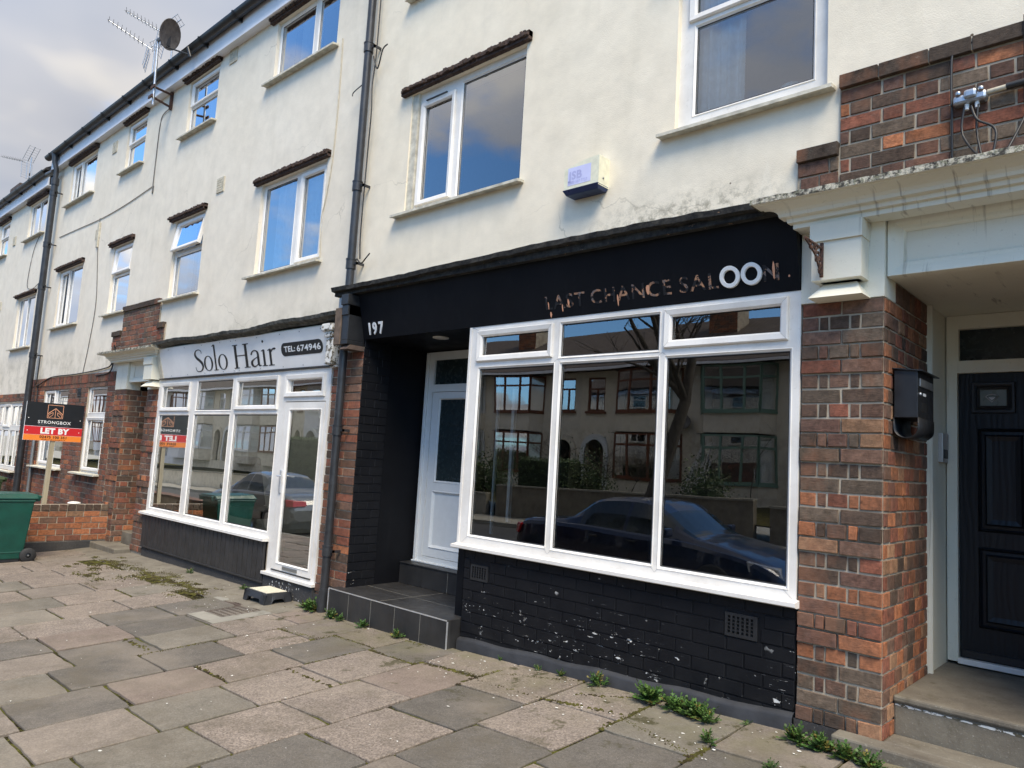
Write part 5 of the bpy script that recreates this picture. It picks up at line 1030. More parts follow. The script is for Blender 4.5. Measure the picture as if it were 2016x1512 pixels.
def logo(m):
    def ln(y0, z0, y1, z1, w=.006):
        d_ = Vector((0, y1-y0, z1-z0)).normalized(); n_ = Vector((0, -d_.z, d_.y))*w/2; X = bx+.0055
        m.quad([(X, y0+n_.y, z0+n_.z), (X, y1+n_.y, z1+n_.z), (X, y1-n_.y, z1-n_.z), (X, y0-n_.y, z0-n_.z)])
    a, b, c, d_ = 3.305, 3.505, 1.635, 1.823
    for s_ in ((a, c, b, c), (b, c, b, d_), (a, d_, b, d_), (a, c, a, d_)): ln(*s_)
    my = (a+b)/2
    ln(a, c+.055, my, d_-.045, .009); ln(my, d_-.045, b, c+.055, .009); ln(my, c, my, d_-.05)
    for s_ in (-1, 1):
        ln(my+s_*.085, c+.01, my+s_*.085, c+.045); ln(my+s_*.085, c+.045, my+s_*.03, c+.085); ln(my+s_*.03, c+.085, my+s_*.03, c+.045); ln(my+s_*.03, c+.045, my+s_*.075, c+.008)
part('logo', 'copper_line', LB, logo)
part('nail_head', 'letter_white', LB, lambda m: [m.lathe((bx+.005, y, z), (1, 0, 0), [(0, .007), (.003, .006), (.004, 0)], 8) for y in (3.075, 3.745) for z in (1.62, 1.44)])
# low garden wall
LW = thing('low_brick_wall', (-12.1, 3.2, -.3), 'low orange brick garden wall running out from the left porch pillar', 'wall')
def lw(m):
    m.box(-12.24, -12.009, 2.30, 4.2, -.5, .39, 1); m.box(-16.9, -12.24, 2.30, 2.52, -.6, .36, 1)
    bricks(m, (-12.005, 2.28, -.12), (0, 1, 0), (1, 0, 0), 1.92, .43, None, orangep, .082, 'stretch')
    bricks(m, (-12.003, 2.28, .31), (0, 1, 0), (1, 0, 0), 1.92, .098, 1, pal({BR: 1, DK: 2.2, GY: 1}), .098, lambda r: [1]*17, lambda r: .004)
    bricks(m, (-12.24, 2.29, -.12), (-1, 0, 0), (0, -1, 0), 4.6, .43, None, orangep, .082, 'stretch')
    None
    m.box(-16.9, -12.003, 2.285, 2.53, .355, .40, 0, BR)
q = MB(); lw(q); q.build('brickwork', ['brick', 'mortar'], LW)
part('tarred_base', 'plinth_dark', LW, lambda m: m.box(-12.2, -11.99, 2.27, 4.2, -.5, -.125), .006)
part('white_rubble', 'litter_white', LW, lambda m: m.lathe((-12.12, 3.75, .41), (0, 0, 1), [(0, .09), (.015, .08), (.025, .04), (.028, 0)], 9))
# bins
def bin_(x0, x1, y0, y1, z0, h, mat, label, mir=False):
    t = thing('wheelie_bin', ((x0+x1)/2, (y0+y1)/2, z0), label, 'bin', 'wheeled rubbish bins'); k = h/1.0
    b0, b1 = (y0+.06, y1-.10)
    def body(m):
        P = [(x0+.04, b0, z0+.05*k), (x1-.04, b0, z0+.05*k), (x1-.04, b1, z0+.05*k), (x0+.04, b1, z0+.05*k), (x0, y0, z0+.88*k), (x1, y0, z0+.88*k), (x1, y1-.04, z0+.88*k), (x0, y1-.04, z0+.88*k)]
        m.hexa(P); m.box(x0-.008, x1+.008, y0-.01, y1-.03, z0+.83*k, z0+.87*k); m.box(x0+.03, x1-.03, b0-.006, b1+.006, z0+.13*k, z0+.16*k)
    part('body', mat, t, body, .022)
    part('lid', mat, t, lambda m: (m.hexa([(x0-.02, y0-.03, z0+.88*k), (x1+.02, y0-.03, z0+.88*k), (x1+.02, y1, z0+.88*k), (x0-.02, y1, z0+.88*k), (x0+.03, y0+.02, z0+.955*k), (x1-.03, y0+.02, z0+.955*k), (x1-.02, y1, z0+.94*k), (x0+.02, y1, z0+.94*k)])), .014)
    part('handle', mat, t, lambda m: (m.box(x0+.05, x1-.05, y1+.03, y1+.05, z0+.89*k, z0+.92*k), m.box(x0+.06, x0+.1, y1-.05, y1+.04, z0+.84*k, z0+.92*k), m.box(x1-.1, x1-.06, y1-.05, y1+.04, z0+.84*k, z0+.92*k)), .01)
    part('base', 'satin_black', t, lambda m: m.box(x0+.05, x1-.05, b0+.02, b1-.02, z0, z0+.07*k), .015)
    for x in (x0+.02, x1-.02):
        w_ = part('wheel', 'black_rubber', t, lambda m, x=x: m.lathe((x-.022, b1+.055, z0+.092), (1, 0, 0), [(0, .03), (0, .088), (.01, .096), (.034, .096), (.044, .088), (.044, .03)], 20))
        part('hub', 'satin_black', w_, lambda m, x=x: m.lathe((x-.012, b1+.055, z0+.092), (1, 0, 0), [(0, 0), (0, .05), (.024, .05), (.024, 0)], 14))
    part('axle', 'metal_dull', t, lambda m: m.tube([(x0, b1+.055, z0+.092), (x1, b1+.055, z0+.092)], .011, 8))
bin_(-11.66, -11.12, 2.35, 3.02, gz(-11.4, 2.7), .93, 'bin_green', 'dark green wheeled bin on the pavement in front of the low brick wall')
bin_(-17.75, -17.2, 3.5, 4.05, -.40, .97, 'bin_olive', 'olive green wheeled bin behind the thick drainpipe at the far left')

# ============================================================ GROUND
def sheet(name, mat, x0, x1, y0, y1, dz, kind='structure', nx=60, ny=6):
    m = MB(); m.grid([[(x0+(x1-x0)*i/nx, y0+(y1-y0)*j/ny, gz(x0+(x1-x0)*i/nx, y0+(y1-y0)*j/ny)+dz) for i in range(nx+1)] for j in range(ny+1)]); return m.build(name, mat, None, kind=kind)
sheet('ground', 'asphalt', -60, 30, -2, 14, -.5); m = MB(); m.quad([(-600, -600, -1.6), (600, -600, -1.6), (600, 600, -1.6), (-600, 600, -1.6)]); m.build('terrain', 'grey_concrete', None, kind='structure')
m = MB()
for (a, b) in ((-110, -60), (-60, -30), (-30, -20), (-20, -12.04), (-12.04, -10.52), (-10.52, -7.33), (-7.33, -4.29), (-4.29, -1.63), (-1.63, 0), (0, 3), (3, 30)):
    m.quad([(a, -8.6, gz(a, -5)), (b, -8.6, gz(b, -5)), (b, -.55, gz(b, -5)), (a, -.55, gz(a, -5))])
m.build('road', 'asphalt', None, kind='structure')
sheet('bedding', 'mossy_joint', -22, 8, -.38, 4.5, -.014)
LX = [2.16, 1.59, 1.01, .43, -.14, -.72, -1.295, -1.87, -2.43, -3.02, -3.62, -4.2, -4.75, -5.28, -5.82, -6.35, -6.87, -7.42, -7.97, -8.5, -9.07, -9.63, -10.18, -10.74, -11.3, -11.86, -12.4, -13, -13.6, -14.2, -14.8, -15.4, -16, -16.6, -17.2, -17.8, -18.4, -19, -19.6, -20.2, -20.8, -21.4]
ANCH = {-1: 3.67, 0: 3.50, 1: 3.69, 2: 3.54, 3: 3.75, 4: 3.65, 5: 3.71, 6: 3.50, 7: 3.71, 8: 3.73, 9: 3.68, 10: 3.50, 11: 3.69, 12: 3.55, 13: 3.7}
PINK = (.225, .185, .152); PINK2 = (.255, .213, .178); DARK = (.100, .096, .084); GRN = (.165, .155, .125); TAN = (.21, .18, .148); ROSE = (.19, .148, .122)
# slabs (row, joint number from the wall) with a colour of their own in the photograph
SPEC = {(2, 1): DARK, (1, 2): DARK, (5, 1): DARK, (1, 1): PINK2, (2, 2): PINK2, (0, 1): DARK, (3, 1): ROSE, (4, 3): GRN, (3, 4): GRN, (6, 1): PINK, (5, 2): PINK, (7, 2): GRN, (8, 1): DARK, (8, 2): DARK, (9, 2): DARK, (10, 3): GRN, (5, 3): ROSE, (4, 4): TAN, (5, 4): DARK, (6, 3): DARK, (5, 5): TAN, (6, 4): GRN, (7, 3): DARK, (7, 4): TAN, (-1, 1): DARK, (2, 3): DARK, (3, 5): GRN, (3, 3): PINK2, (3, 2): PINK2, (4, 2): PINK2}
pm = MB(); pm.agg = []
def slab(x0, x1, y0, y1, col, agg):
    if x1-x0 < .05 or y1-y0 < .05: return
    g = .008; e = lambda: rnd.uniform(-.006, .006); dz = rnd.uniform(-.004, .004); tx = rnd.uniform(-.006, .006); ty = rnd.uniform(-.006, .006)
    C4 = [(x0+g+e(), y0+g+e()), (x1-g+e(), y0+g+e()), (x1-g+e(), y1-g+e()), (x0+g+e(), y1-g+e())]
    P = []
    # corners and edges slightly broken
    for i in range(4):
        a, b = C4[i], C4[(i+1) % 4]; n = 7; cc = C4[i-1]
        for k in range(n):
            t = k/n; L = math.hypot(b[0]-a[0], b[1]-a[1]); nx, ny = -(b[1]-a[1])/L, (b[0]-a[0])/L
            inn = abs(rnd.gauss(0, .0022))+(rnd.uniform(.003, .012) if k == 0 else 0)+(rnd.uniform(0, .012) if rnd.random() < .05 else 0)
            P.append((a[0]+(b[0]-a[0])*t+nx*inn, a[1]+(b[1]-a[1])*t+ny*inn))
    cx, cy = (x0+x1)/2, (y0+y1)/2
    zf = lambda x, y, o=0: gz(cx, y)+(gz(x1, 4)-gz(x0, 4))/(x1-x0)*(x-cx)+dz+tx*(x-cx)+ty*(y-cy)+o
    top = [(x+(cx-x)*.012, y+(cy-y)*.012, zf(x, y)) for x, y in P]; mid = [(x, y, zf(x, y, -.004)) for x, y in P]; bot = [(x, y, zf(x, y, -.05)) for x, y in P]
    n0 = len(pm.f); pm.quad(top, 0, col); pm.grid([top, mid, bot], 0, col, False, True); pm.agg += [agg]*(len(pm.f)-n0)
for i in range(len(LX)-1):
    x1, x0 = LX[i], LX[i+1]; row = i-7
    an = ANCH.get(row, 3.5+rnd.uniform(-.1, .25)); y = an; k = 1; ln = .59 if row < 13 else .60
    ytop = 4.16
    jn = [ytop, an]
    while jn[-1] > -.36: jn.append(max(jn[-1]-ln+rnd.uniform(-.015, .015), -.38))
    for k in range(len(jn)-1):
        ya, yb = jn[k+1], jn[k]
        if row < -8: continue
        if 8 <= row <= 9 and ya > 3.2 and yb < 4.2 or (8 <= row <= 9 and k == 0): continue
        if row >= 8 and k == 0: continue
        c = SPEC.get((row, k)) or rnd.choice([PINK, PINK2, PINK, TAN, PINK, PINK2, GRN, DARK, ROSE]); j = rnd.uniform(.9, 1.1)
        if row > 9 and (row, k) not in SPEC: c = rnd.choice([PINK, PINK2, TAN, PINK, GRN])
        slab(x0, x1, ya, yb, tuple((q*.68+w_*.28)*j for q, w_ in zip(c, (.19, .157, .132))), 1.0 if c in (PINK, PINK2) else .45)
        # one or two cracked slabs
pm.build('pavement', 'paving_slab', None, kind='structure')
def strip(m):
    n = 50; rows = []
    for j, y in enumerate((3.66, 3.78, 3.95, 4.08, 4.21)): rows.append([(-13.2+6.9*i/n, y+(rnd.uniform(-.02, .02) if j == 0 else 0), gz(-13.2+6.9*i/n, y)+(-.012 if j == 0 else .004)+rnd.uniform(-.004, .004)) for i in range(n+1)])
    m.grid(rows)
q = MB(); strip(q); q.build('concrete_strip', 'step_concrete', None, kind='structure')
def surround(m):
    for (a, b, c, d) in ((-7.42, -6.36, 3.18, 3.34), (-7.42, -7.19, 3.34, 4.16), (-6.53, -6.36, 3.34, 4.16), (-7.19, -6.53, 3.90, 4.16)): m.quad([(a, c, gz(a, c)), (b, c, gz(b, c)), (b, d, gz(b, d)), (a, d, gz(a, d))])
q = MB(); surround(q); q.build('concrete_patch', 'grey_concrete', None, kind='structure')
MH = thing('manhole_cover', (-6.86, 3.6, gz(-6.86, 3.6)), 'rusty brown patterned manhole cover set in the paving by the salon step', 'manhole cover')
def mh(m):
    a, b, c, d = -7.185, -6.535, 3.345, 3.895; z = lambda x, y, o=0: gz(x, y)+o
    m.hexa([(a, c, z(a, c, -.03)), (b, c, z(b, c, -.03)), (b, d, z(b, d, -.03)), (a, d, z(a, d, -.03)), (a, c, z(a, c, -.004)), (b, c, z(b, c, -.004)), (b, d, z(b, d, -.004)), (a, d, z(a, d, -.004))])
    for i in range(17):
        for j in range(9):
            x, y = a+.035+i*.0363, c+.04+j*.059; w_ = .024
            m.box(x-.010, x+.010, y-w_/2, y+w_/2, z(x, y, -.006), z(x, y, -.0015))
part('plate', 'cast_iron', MH, mh)
# moss pads
def mossmesh(cx, cy, rx, ry, n):
    m = MB()
    cl = [(cx+rnd.gauss(0, rx*.5), cy+rnd.gauss(0, ry*.5), rnd.uniform(.02, .07)) for _ in range(max(4, n//22))]
    for i in range(int(n*2.6)):
        q_ = rnd.choice(cl); x, y = q_[0]+rnd.gauss(0, q_[2]*1.5), q_[1]+rnd.gauss(0, q_[2]*.7); r = rnd.uniform(.004, .014); z = gz(x, y)+.005; P = []
        if y > 4.18: continue
        for k in range(7): a = k/7*6.283; q = r*rnd.uniform(.5, 1.25); P.append((x+q*math.cos(a), y+q*.8*math.sin(a), z-.003))
        for k in range(7): m.quad([P[k], P[(k+1) % 7], (x, y, z+r*.18+.002)], 0, (1, 1, 1), True)
    return m
for (cx, cy, rx, ry, n) in ((-9.2, 3.65, .9, .35, 560), (-8.3, 3.62, .5, .25, 330), (-10.2, 3.65, .5, .35, 260)):
    pass
big = MB()
def addm(m2):
    b = len(big.v); big.v += m2.v; big.f += [tuple(i+b for i in f) for f in m2.f]; big.mi += m2.mi; big.c += m2.c; big.sm += m2.sm
for a_ in ((-9.0, 3.72, .85, .16, 700), (-8.1, 3.68, .5, .14, 420), (-10.3, 3.62, .55, .3, 380), (-7.75, 3.55, .2, .25, 140), (-9.6, 3.3, .7, .25, 260), (-8.6, 3.85, .6, .1, 260)): addm(mossmesh(*a_))
def seam(x0, y0, x1, y1, n, w=.012):
    for i in range(n):
        t = rnd.random(); x, y = x0+(x1-x0)*t+rnd.gauss(0, w), y0+(y1-y0)*t+rnd.gauss(0, w); r = rnd.uniform(.006, .016); z = gz(x, y); P = []
        for k in range(6): a = k/6*6.283; q = r*rnd.uniform(.6, 1.3); P.append((x+q*math.cos(a), y+q*math.sin(a), z-.004))
        for k in range(6): big.quad([P[k], P[(k+1) % 6], (x, y, z+.005)], 0, (1, 1, 1), True)
for s_ in ((-2.4, 3.70, -1.9, 3.52, 110), (-2.43, 3.5, -2.43, 4.1, 120), (-1.87, 3.4, -1.87, 3.7, 60), (-3.62, 3.69, -3.02, 3.69, 40), (-3.0, 3.7, -2.45, 3.78, 60), (-4.75, 3.66, -4.2, 3.66, 90), (-4.2, 3.72, -3.62, 3.76, 110), (-3.62, 3.55, -3.62, 3.95, 90), (-5.28, 3.7, -4.75, 3.71, 90), (-4.75, 3.1, -4.75, 3.5, 60), (-5.3, 3.5, -5.3, 3.72, 50), (-5.8, 3.5, -5.35, 3.55, 70), (-5.8, 2.3, -5.8, 2.95, 110), (-6.3, 3.1, -5.9, 3.12, 60), (-6.35, 2.45, -5.9, 2.45, 50), (-7.4, 3.35, -7.0, 3.3, 40), (-7.95, 3.49, -7.5, 3.49, 60), (-8.5, 3.12, -8.0, 3.1, 50), (-9.05, 3.0, -8.6, 2.98, 60), (-2.9, 3.9, -2.5, 4.12, 60), (-3.55, 3.9, -3.0, 4.15, 70), (-5.25, 2.53, -4.8, 2.53, 40), (-6.6, 3.98, -4.4, 4.04, 160), (-4.75, 2.95, -4.2, 2.96, 40)): seam(*s_)
big.build('moss', 'moss', None, kind='stuff')
# weeds
def weed(x, y, s, n, label, z=None):
    s *= .70; n = int(n*.9)
    m = MB(); z = gz(x, y) if z is None else z
    for i in range(n):
        a = rnd.uniform(0, 6.283); el = rnd.uniform(.15, 1.35); L = s*rnd.uniform(.5, 1.0); base = Vector((x+rnd.gauss(0, s*.16), y+rnd.gauss(0, s*.10), z)); d = Vector((math.cos(a)*math.cos(el), math.sin(a)*math.cos(el)-.12, math.sin(el))).normalized()
        sd = d.cross(Vector((0, 0, 1))).normalized(); j = rnd.uniform(.55, 1.35); col = (j*rnd.uniform(.85, 1.1), j, j*rnd.uniform(.7, 1)) if rnd.random() > .09 else (2.6*j, 1.15*j, 1.1*j)
        tip = base+d*L; tip.y = min(tip.y, 4.19)
        m.tube([base, (base+tip)/2+Vector((0, 0, .01)), tip], .0014, 3, 0, False, col)
        for k in range(5):   # lobes along the stem, paired, plus a terminal one
            t = .45+.55*k/4; c = base.lerp(tip, t); w = s*.18*(.7+.5*t)
            for q in ((1, -1) if k < 4 else (0,)):
                ax = (sd*q+d*.6).normalized() if q else d; nn = ax.cross(d if q else sd).normalized(); pr = ax.cross(Vector((rnd.gauss(0, .4), rnd.gauss(0, .4), 1))).normalized()*w*.34
                m.quad([c, c+ax*w*.35+pr, c+ax*w*.75+pr*.8, c+ax*w, c+ax*w*.75-pr*.8, c+ax*w*.35-pr], 0, col)
    o = m.build('weed', 'weed_leaf', None, 0, label=label, cat='weed', group='weeds growing along the foot of the shopfronts'); return o
for a_ in ((-6.20, 4.06, .17, 60, 'bushy green weed at the foot of the black drainpipe'), (-6.34, 4.1, .12, 34, 'low leafy weed just left of the drainpipe weed, by the salon door plinth'), (-5.83, 4.03, .12, 40, 'green weed at the left end of the black tiled step'), (-5.68, 4.02, .10, 26, 'smaller weed beside the one at the left end of the tiled step'), (-5.34, 4.03, .105, 36, 'green weed at the front of the tiled step, second clump from the left'), (-4.86, 4.03, .11, 32, 'small dark green weed near the right end of the tiled step'), (-7.58, 4.10, .09, 22, 'small weed behind the grey step stool under the boarded riser'), (-8.9, 4.1, .10, 18, 'small weed at the foot of the dark boarding beside the moss'), (-2.90, 4.12, .135, 26, 'upright weed against the black wall below the shop window'), (-2.48, 4.07, .17, 62, 'big leafy weed against the black wall, left of the joined row'), (-2.29, 4.04, .15, 52, 'leafy weed in the middle of the row below the right air brick'), (-2.14, 4.02, .155, 60, 'bushy weed at the right end of the row below the air brick'), (-2.05, 3.98, .12, 36, 'low spreading weed in front of the right end of the row'), (-1.90, 3.72, .095, 26, 'small weed in a paving joint away from the wall'), (-1.56, 4.03, .13, 52, 'weed at the foot of the brick pillar, left one of the patch'), (-1.42, 4.0, .14, 64, 'thick weed against the lower concrete step by the pillar'), (-1.28, 3.98, .13, 52, 'weed at the corner of the lower concrete step'), (-1.17, 3.95, .12, 40, 'weed at the very front edge of the right-hand lower step'), (-1.52, 3.62, .07, 20, 'tiny weed in the paving near the bottom edge of the picture'), (-3.22, 4.13, .07, 20, 'tiny weed under the middle of the black wall'), (-3.42, 4.13, .06, 14, 'tiny seedling by the cement skirting left of the upright weed'), (-3.80, 4.14, .05, 12, 'tiny seedling at the left of the cement skirting'), (-1.86, 4.10, .05, 10, 'tiny seedling right of the bushy row')): weed(*a_)
# litter flecks
lm = MB()
for i in range(330):
    x, y = rnd.choice([(rnd.uniform(-8, -1.2), rnd.uniform(1.0, 4.1)), (rnd.uniform(-10.5, -6.5), rnd.uniform(3.2, 4.0)), (rnd.uniform(-4.2, -1.4), rnd.uniform(3.5, 4.14))]); z = gz(x, y)+.004; r = rnd.choice([.003, .004, .005, .006, .009]); a = rnd.random()*6
    P = [(x+r*math.cos(a+k*1.257)*rnd.uniform(.5, 1.7), y+r*math.sin(a+k*1.257)*rnd.uniform(.5, 1.2), z+rnd.uniform(0, .003)) for k in range(5)]; lm.quad(P)
lm.build('paint_flakes', 'litter_white', None, kind='stuff')
# step stool
ST = thing('step_stool', (-6.88, 4.0, -.14), 'grey plastic half step with a cream gritty top in front of the salon door', 'step')
def stool(m):
    x0, x1, y0, y1, z0 = -7.10, -6.68, 3.84, 4.145, -.150; h = .118
    # skirt with arches, tapering
    def side(p0, p1, inward):
        n = 16; A = Vector(p0); B = Vector(p1); I = Vector(inward); bot = []; top = []; L = (B-A).length
        for i in range(n+1):
            t = i/n; u = abs(t-.5)*L; arch = .058*max(0, 1-max(0, (u-(L/2-.10))/.03)) if u < L/2-.07 else 0
            bot.append(A.lerp(B, t)+Vector((0, 0, arch))); top.append(A.lerp(B, t)+I*.018+Vector((0, 0, h-.012)))
        m.grid([bot, top], 0, (1, 1, 1), False); m.grid([[b+I*.022 for b in bot], bot], 0, (1, 1, 1), False)
        m.grid([top, [b+I*.008+Vector((0, 0, .010)) for b in top]], 0, (1, 1, 1), False)
    side((x0, y0, z0), (x1, y0, z0), (0, 1, 0)); side((x1, y0, z0), (x1, y1, z0), (-1, 0, 0)); side((x1, y1, z0), (x0, y1, z0), (0, -1, 0)); side((x0, y1, z0), (x0, y0, z0), (1, 0, 0))
    m.box(x0+.02, x1-.02, y0+.02, y1-.02, z0+h-.03, z0+h-.003)
part('frame', 'charcoal_plastic', ST, stool)
part('grit_tread', 'step_tread', ST, lambda m: m.box(-7.06, -6.72, 3.88, 4.105, -.036, -.028), .003)

# ============================================================ ACROSS THE STREET (seen in the glass)
sheet('far_pavement', 'grey_concrete', -110, 30, -10.6, -8.6, .004)
part_k = MB()
for (a, b) in ((-110, -60), (-60, -30), (-30, -12), (-12, -1.6), (-1.6, 30)):
    part_k.hexa([(a, -.55, gz(a, -5)-.1), (b, -.55, gz(b, -5)-.1), (b, -.385, gz(b, -5)-.1), (a, -.385, gz(a, -5)-.1), (a, -.55, gz(a, -.5)), (b, -.55, gz(b, -.5)), (b, -.385, gz(b, -.5)), (a, -.385, gz(a, -.5))])
    part_k.hexa([(a, -8.72, gz(a, -5)-.1), (b, -8.72, gz(b, -5)-.1), (b, -8.6, gz(b, -5)-.1), (a, -8.6, gz(a, -5)-.1), (a, -8.72, gz(a, -9)+.006), (b, -8.72, gz(b, -9)+.006), (b, -8.6, gz(b, -9)+.006), (a, -8.6, gz(a, -9)+.006)])
part_k.build('kerb', 'grey_concrete', None, kind='structure')
m = MB(); m.grid([[(-110+140*i/60, y, gz(-110+140*i/60, -9)+dz) for i in range(61)] for y, dz in ((-10.75, .45), (-15.6, .75), (-30, .75))]); m.build('front_gardens', 'moss', None, kind='structure')
HY = -15.6
def bay(m, x0, x1, z0, z1, y, d, mi=0):
    P = [(x0, y), (x0+.35, y+d), (x1-.35, y+d), (x1, y)]
    for a, b in zip(P[:-1], P[1:]): m.quad([(a[0], a[1], z0), (b[0], b[1], z0), (b[0], b[1], z1), (a[0], a[1], z1)], mi)
def baywin(parent, x0, x1, z0, z1, y, d, fm):
    P = [(x0, y), (x0+.35, y+d), (x1-.35, y+d), (x1, y)]; fmesh = MB(); gl = MB(); cu = MB()
    for si, (a, b) in enumerate(zip(P[:-1], P[1:])):
        A = Vector((a[0], a[1], 0)); Bv = Vector((b[0], b[1], 0)); u = (Bv-A).normalized(); n_ = Vector((-u.y, u.x, 0)); L = (Bv-A).length
        n_ = n_ if n_.y > 0 else -n_
        def bar(s0, s1, zz0, zz1, t=.05): Q = [A+u*s0, A+u*s1]; m_ = fmesh; m_.hexa([(*(Q[0]-n_*.02).xy, zz0), (*(Q[1]-n_*.02).xy, zz0), (*(Q[1]+n_*t).xy, zz0), (*(Q[0]+n_*t).xy, zz0), (*(Q[0]-n_*.02).xy, zz1), (*(Q[1]-n_*.02).xy, zz1), (*(Q[1]+n_*t).xy, zz1), (*(Q[0]+n_*t).xy, zz1)])
        cuts = [0, L] if si != 1 else [0, L*.30, L*.70, L]
        for c in cuts: bar(max(0, c-.04), min(L, c+.04), z0, z1)
        for zz in (z0, z0+(z1-z0)*.72, z1-.07): bar(0, L, zz, zz+.07, .045)
        gl.quad([tuple((A+u*s+n_*.015).xy)+(zz,) for s, zz in ((0, z0), (L, z0), (L, z1), (0, z1))])
        if si != 1: cu.quad([tuple((A+u*s-n_*.06).xy)+(zz,) for s, zz in ((0, z0), (L, z0), (L, z1), (0, z1))])
    w = fmesh.build('bay_window', fm, parent); gl.build('pane', 'car_glass' if False else 'pane_glass', w); cu.build('curtain', 'curtain_white', w)
    part('room', 'shadow_room', w, lambda m: (bay(m, x0+.1, x1-.1, z0, z1, y-.5, -.01), m.box(x0+.1, x1-.1, y-.55, y-.5, z0, z1), m.box(x0+.05, x1-.05, y-.5, y+d-.1, z1, z1+.02)))
    part('sill', fm, w, lambda m: m.prism([(x0-.05, y), (x0+.32, y+d+.08), (x1-.32, y+d+.08), (x1+.05, y)], 'z', z0-.07, z0))
    return w
def ohouse(x0, mirror, wallm, fm, label, chim=True):
    x1 = x0+5.1; t = thing('opposite_house', ((x0+x1)/2, HY, .3), label, 'house', 'houses across the street'); X = lambda u: (x0+u if not mirror else x1-u)
    rg = lambda a, b: (min(X(a), X(b)), max(X(a), X(b)))
    bx0, bx1 = rg(.4, 3.2); dx0, dx1 = rg(3.75, 4.75); sx0, sx1 = rg(3.9, 4.75)
    def wl(m):
        m.plate(x0, x1, -.3, 5.35, [(bx0+.1, bx1-.1, 1.05, 2.7), (bx0+.1, bx1-.1, 3.55, 5.1), (dx0, dx1, .25, 2.55), (sx0, sx1, 3.6, 5.0)], HY, HY-.25)
        m.box(x0, x1, HY-8, HY-7.7, -.3, 5.35); m.box(x0, x0+.1, HY-7.7, HY-.25, -.3, 5.3); m.box(x1-.1, x1, HY-7.7, HY-.25, -.3, 5.3)
        bay(m, bx0, bx1, .2, 1.0, HY, .55); bay(m, bx0, bx1, 2.75, 3.5, HY, .55); m.prism([(bx0, HY), (bx0+.35, HY+.55), (bx1-.35, HY+.55), (bx1, HY)], 'z', 3.48, 3.5); m.prism([(bx0, HY), (bx0+.35, HY+.55), (bx1-.35, HY+.55), (bx1, HY)], 'z', 2.75, 2.77)
    part('wall', wallm, t, wl)
    baywin(t, bx0, bx1, 1.05, 2.7, HY, .55, fm); baywin(t, bx0, bx1, 3.55, 5.12, HY, .55, fm)
    w = part('window', fm, t, lambda m: m.plate(sx0, sx1, 3.6, 5.0, [(sx0+.07, (sx0+sx1)/2-.03, 3.68, 4.5), ((sx0+sx1)/2+.03, sx1-.07, 3.68, 4.5), (sx0+.07, sx1-.07, 4.57, 4.93)], HY-.05, HY-.12)); part('pane', 'pane_glass', w, lambda m: m.quad([(sx0, HY-.09, 3.6), (sx1, HY-.09, 3.6), (sx1, HY-.09, 5), (sx0, HY-.09, 5)])); part('room', 'shadow_room', w, lambda m: m.box(sx0, sx1, HY-.7, HY-.65, 3.6, 5))
    part('sill', fm, w, lambda m: m.box(sx0-.08, sx1+.08, HY-.02, HY+.09, 3.53, 3.6))
    dm = (dx0+dx1)/2
    def arch(m):
        n = 14; rows = []
        for (r, y) in ((.50, HY+.001), (.50, HY+.10), (.72, HY+.10), (.72, HY+.001)): rows.append([(dm-r, y, .3)]+[(dm+r*math.cos(math.pi-math.pi*k/n), y, 1.95+r*math.sin(math.pi*k/n)) for k in range(n+1)]+[(dm+r, y, .3)])
        m.grid(rows, 0, (1, 1, 1), False)
    part('door_arch', 'door_white' if mirror else wallm, t, arch)
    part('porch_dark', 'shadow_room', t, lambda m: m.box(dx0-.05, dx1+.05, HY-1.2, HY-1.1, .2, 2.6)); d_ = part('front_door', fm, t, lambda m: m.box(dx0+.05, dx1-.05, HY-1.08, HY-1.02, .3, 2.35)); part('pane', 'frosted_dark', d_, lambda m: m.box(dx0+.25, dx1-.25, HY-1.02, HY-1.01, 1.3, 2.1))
    r = part('roof', 'roof_tile', t, lambda m: m.prism([(HY+.75, 5.2), (HY+.75, 5.28), (HY-3.9, 7.62), (HY-8.3, 5.28), (HY-8.3, 5.2)], 'x', x0, x1)); part('gutter', 'white_board', r, lambda m: m.box(x0, x1, HY+.74, HY+.84, 5.14, 5.24))
    if chim:
        cx = x0
        def ch(m):
            m.box(cx-.55, cx+.55, HY-3.2, HY-2.3, 6.2, 8.25, 1); bricks(m, (cx-.55, HY-2.29, 6.4), (1, 0, 0), (0, 1, 0), 1.1, 1.75, None, orangep, .082, 'stretch'); m.box(cx-.62, cx+.62, HY-3.25, HY-2.2, 8.15, 8.3)
            for k in (-.3, 0, .3): m.tube([(cx+k, HY-2.75, 8.3), (cx+k, HY-2.75, 8.62)], .11, 10)
        q = MB(); ch(q); q.build('chimney', ['brick', 'mortar'], r)
    return t
base = -13.3
hs = [(-3, 1, 'cream_render', 'white_frame', 'cream house across the street, white frames, farthest right'), (-2, 0, 'grey_render', 'sage_frame', 'pale house across the street with sage green bay windows'), (-1, 1, 'cream_render', 'brown_frame', 'cream yellow house across the street with brown frames behind the bare tree'), (0, 0, 'grey_render', 'brown_frame', 'pinkish house across the street with brown frames left of the bare tree')]
ohouse(-8.2, 1, 'cream_render', 'white_frame', 'cream house across the street with white frames, right of the sage green one', False)
ohouse(-13.3, 0, 'grey_render', 'sage_frame', 'pale house across the street with sage green bay windows', True)
ohouse(-18.4, 1, 'cream_render', 'brown_frame', 'cream yellow house across the street with brown frames and white arched porch', False)
ohouse(-23.5, 0, 'grey_render', 'brown_frame', 'greyish house across the street with brown bay windows and blinds', True)
ohouse(-28.6, 1, 'cream_render', 'white_frame', 'cream house across the street, fifth from the right, white bay windows', False)
ohouse(-33.7, 0, 'grey_render', 'white_frame', 'pale grey house across the street behind the clipped hedge', True)
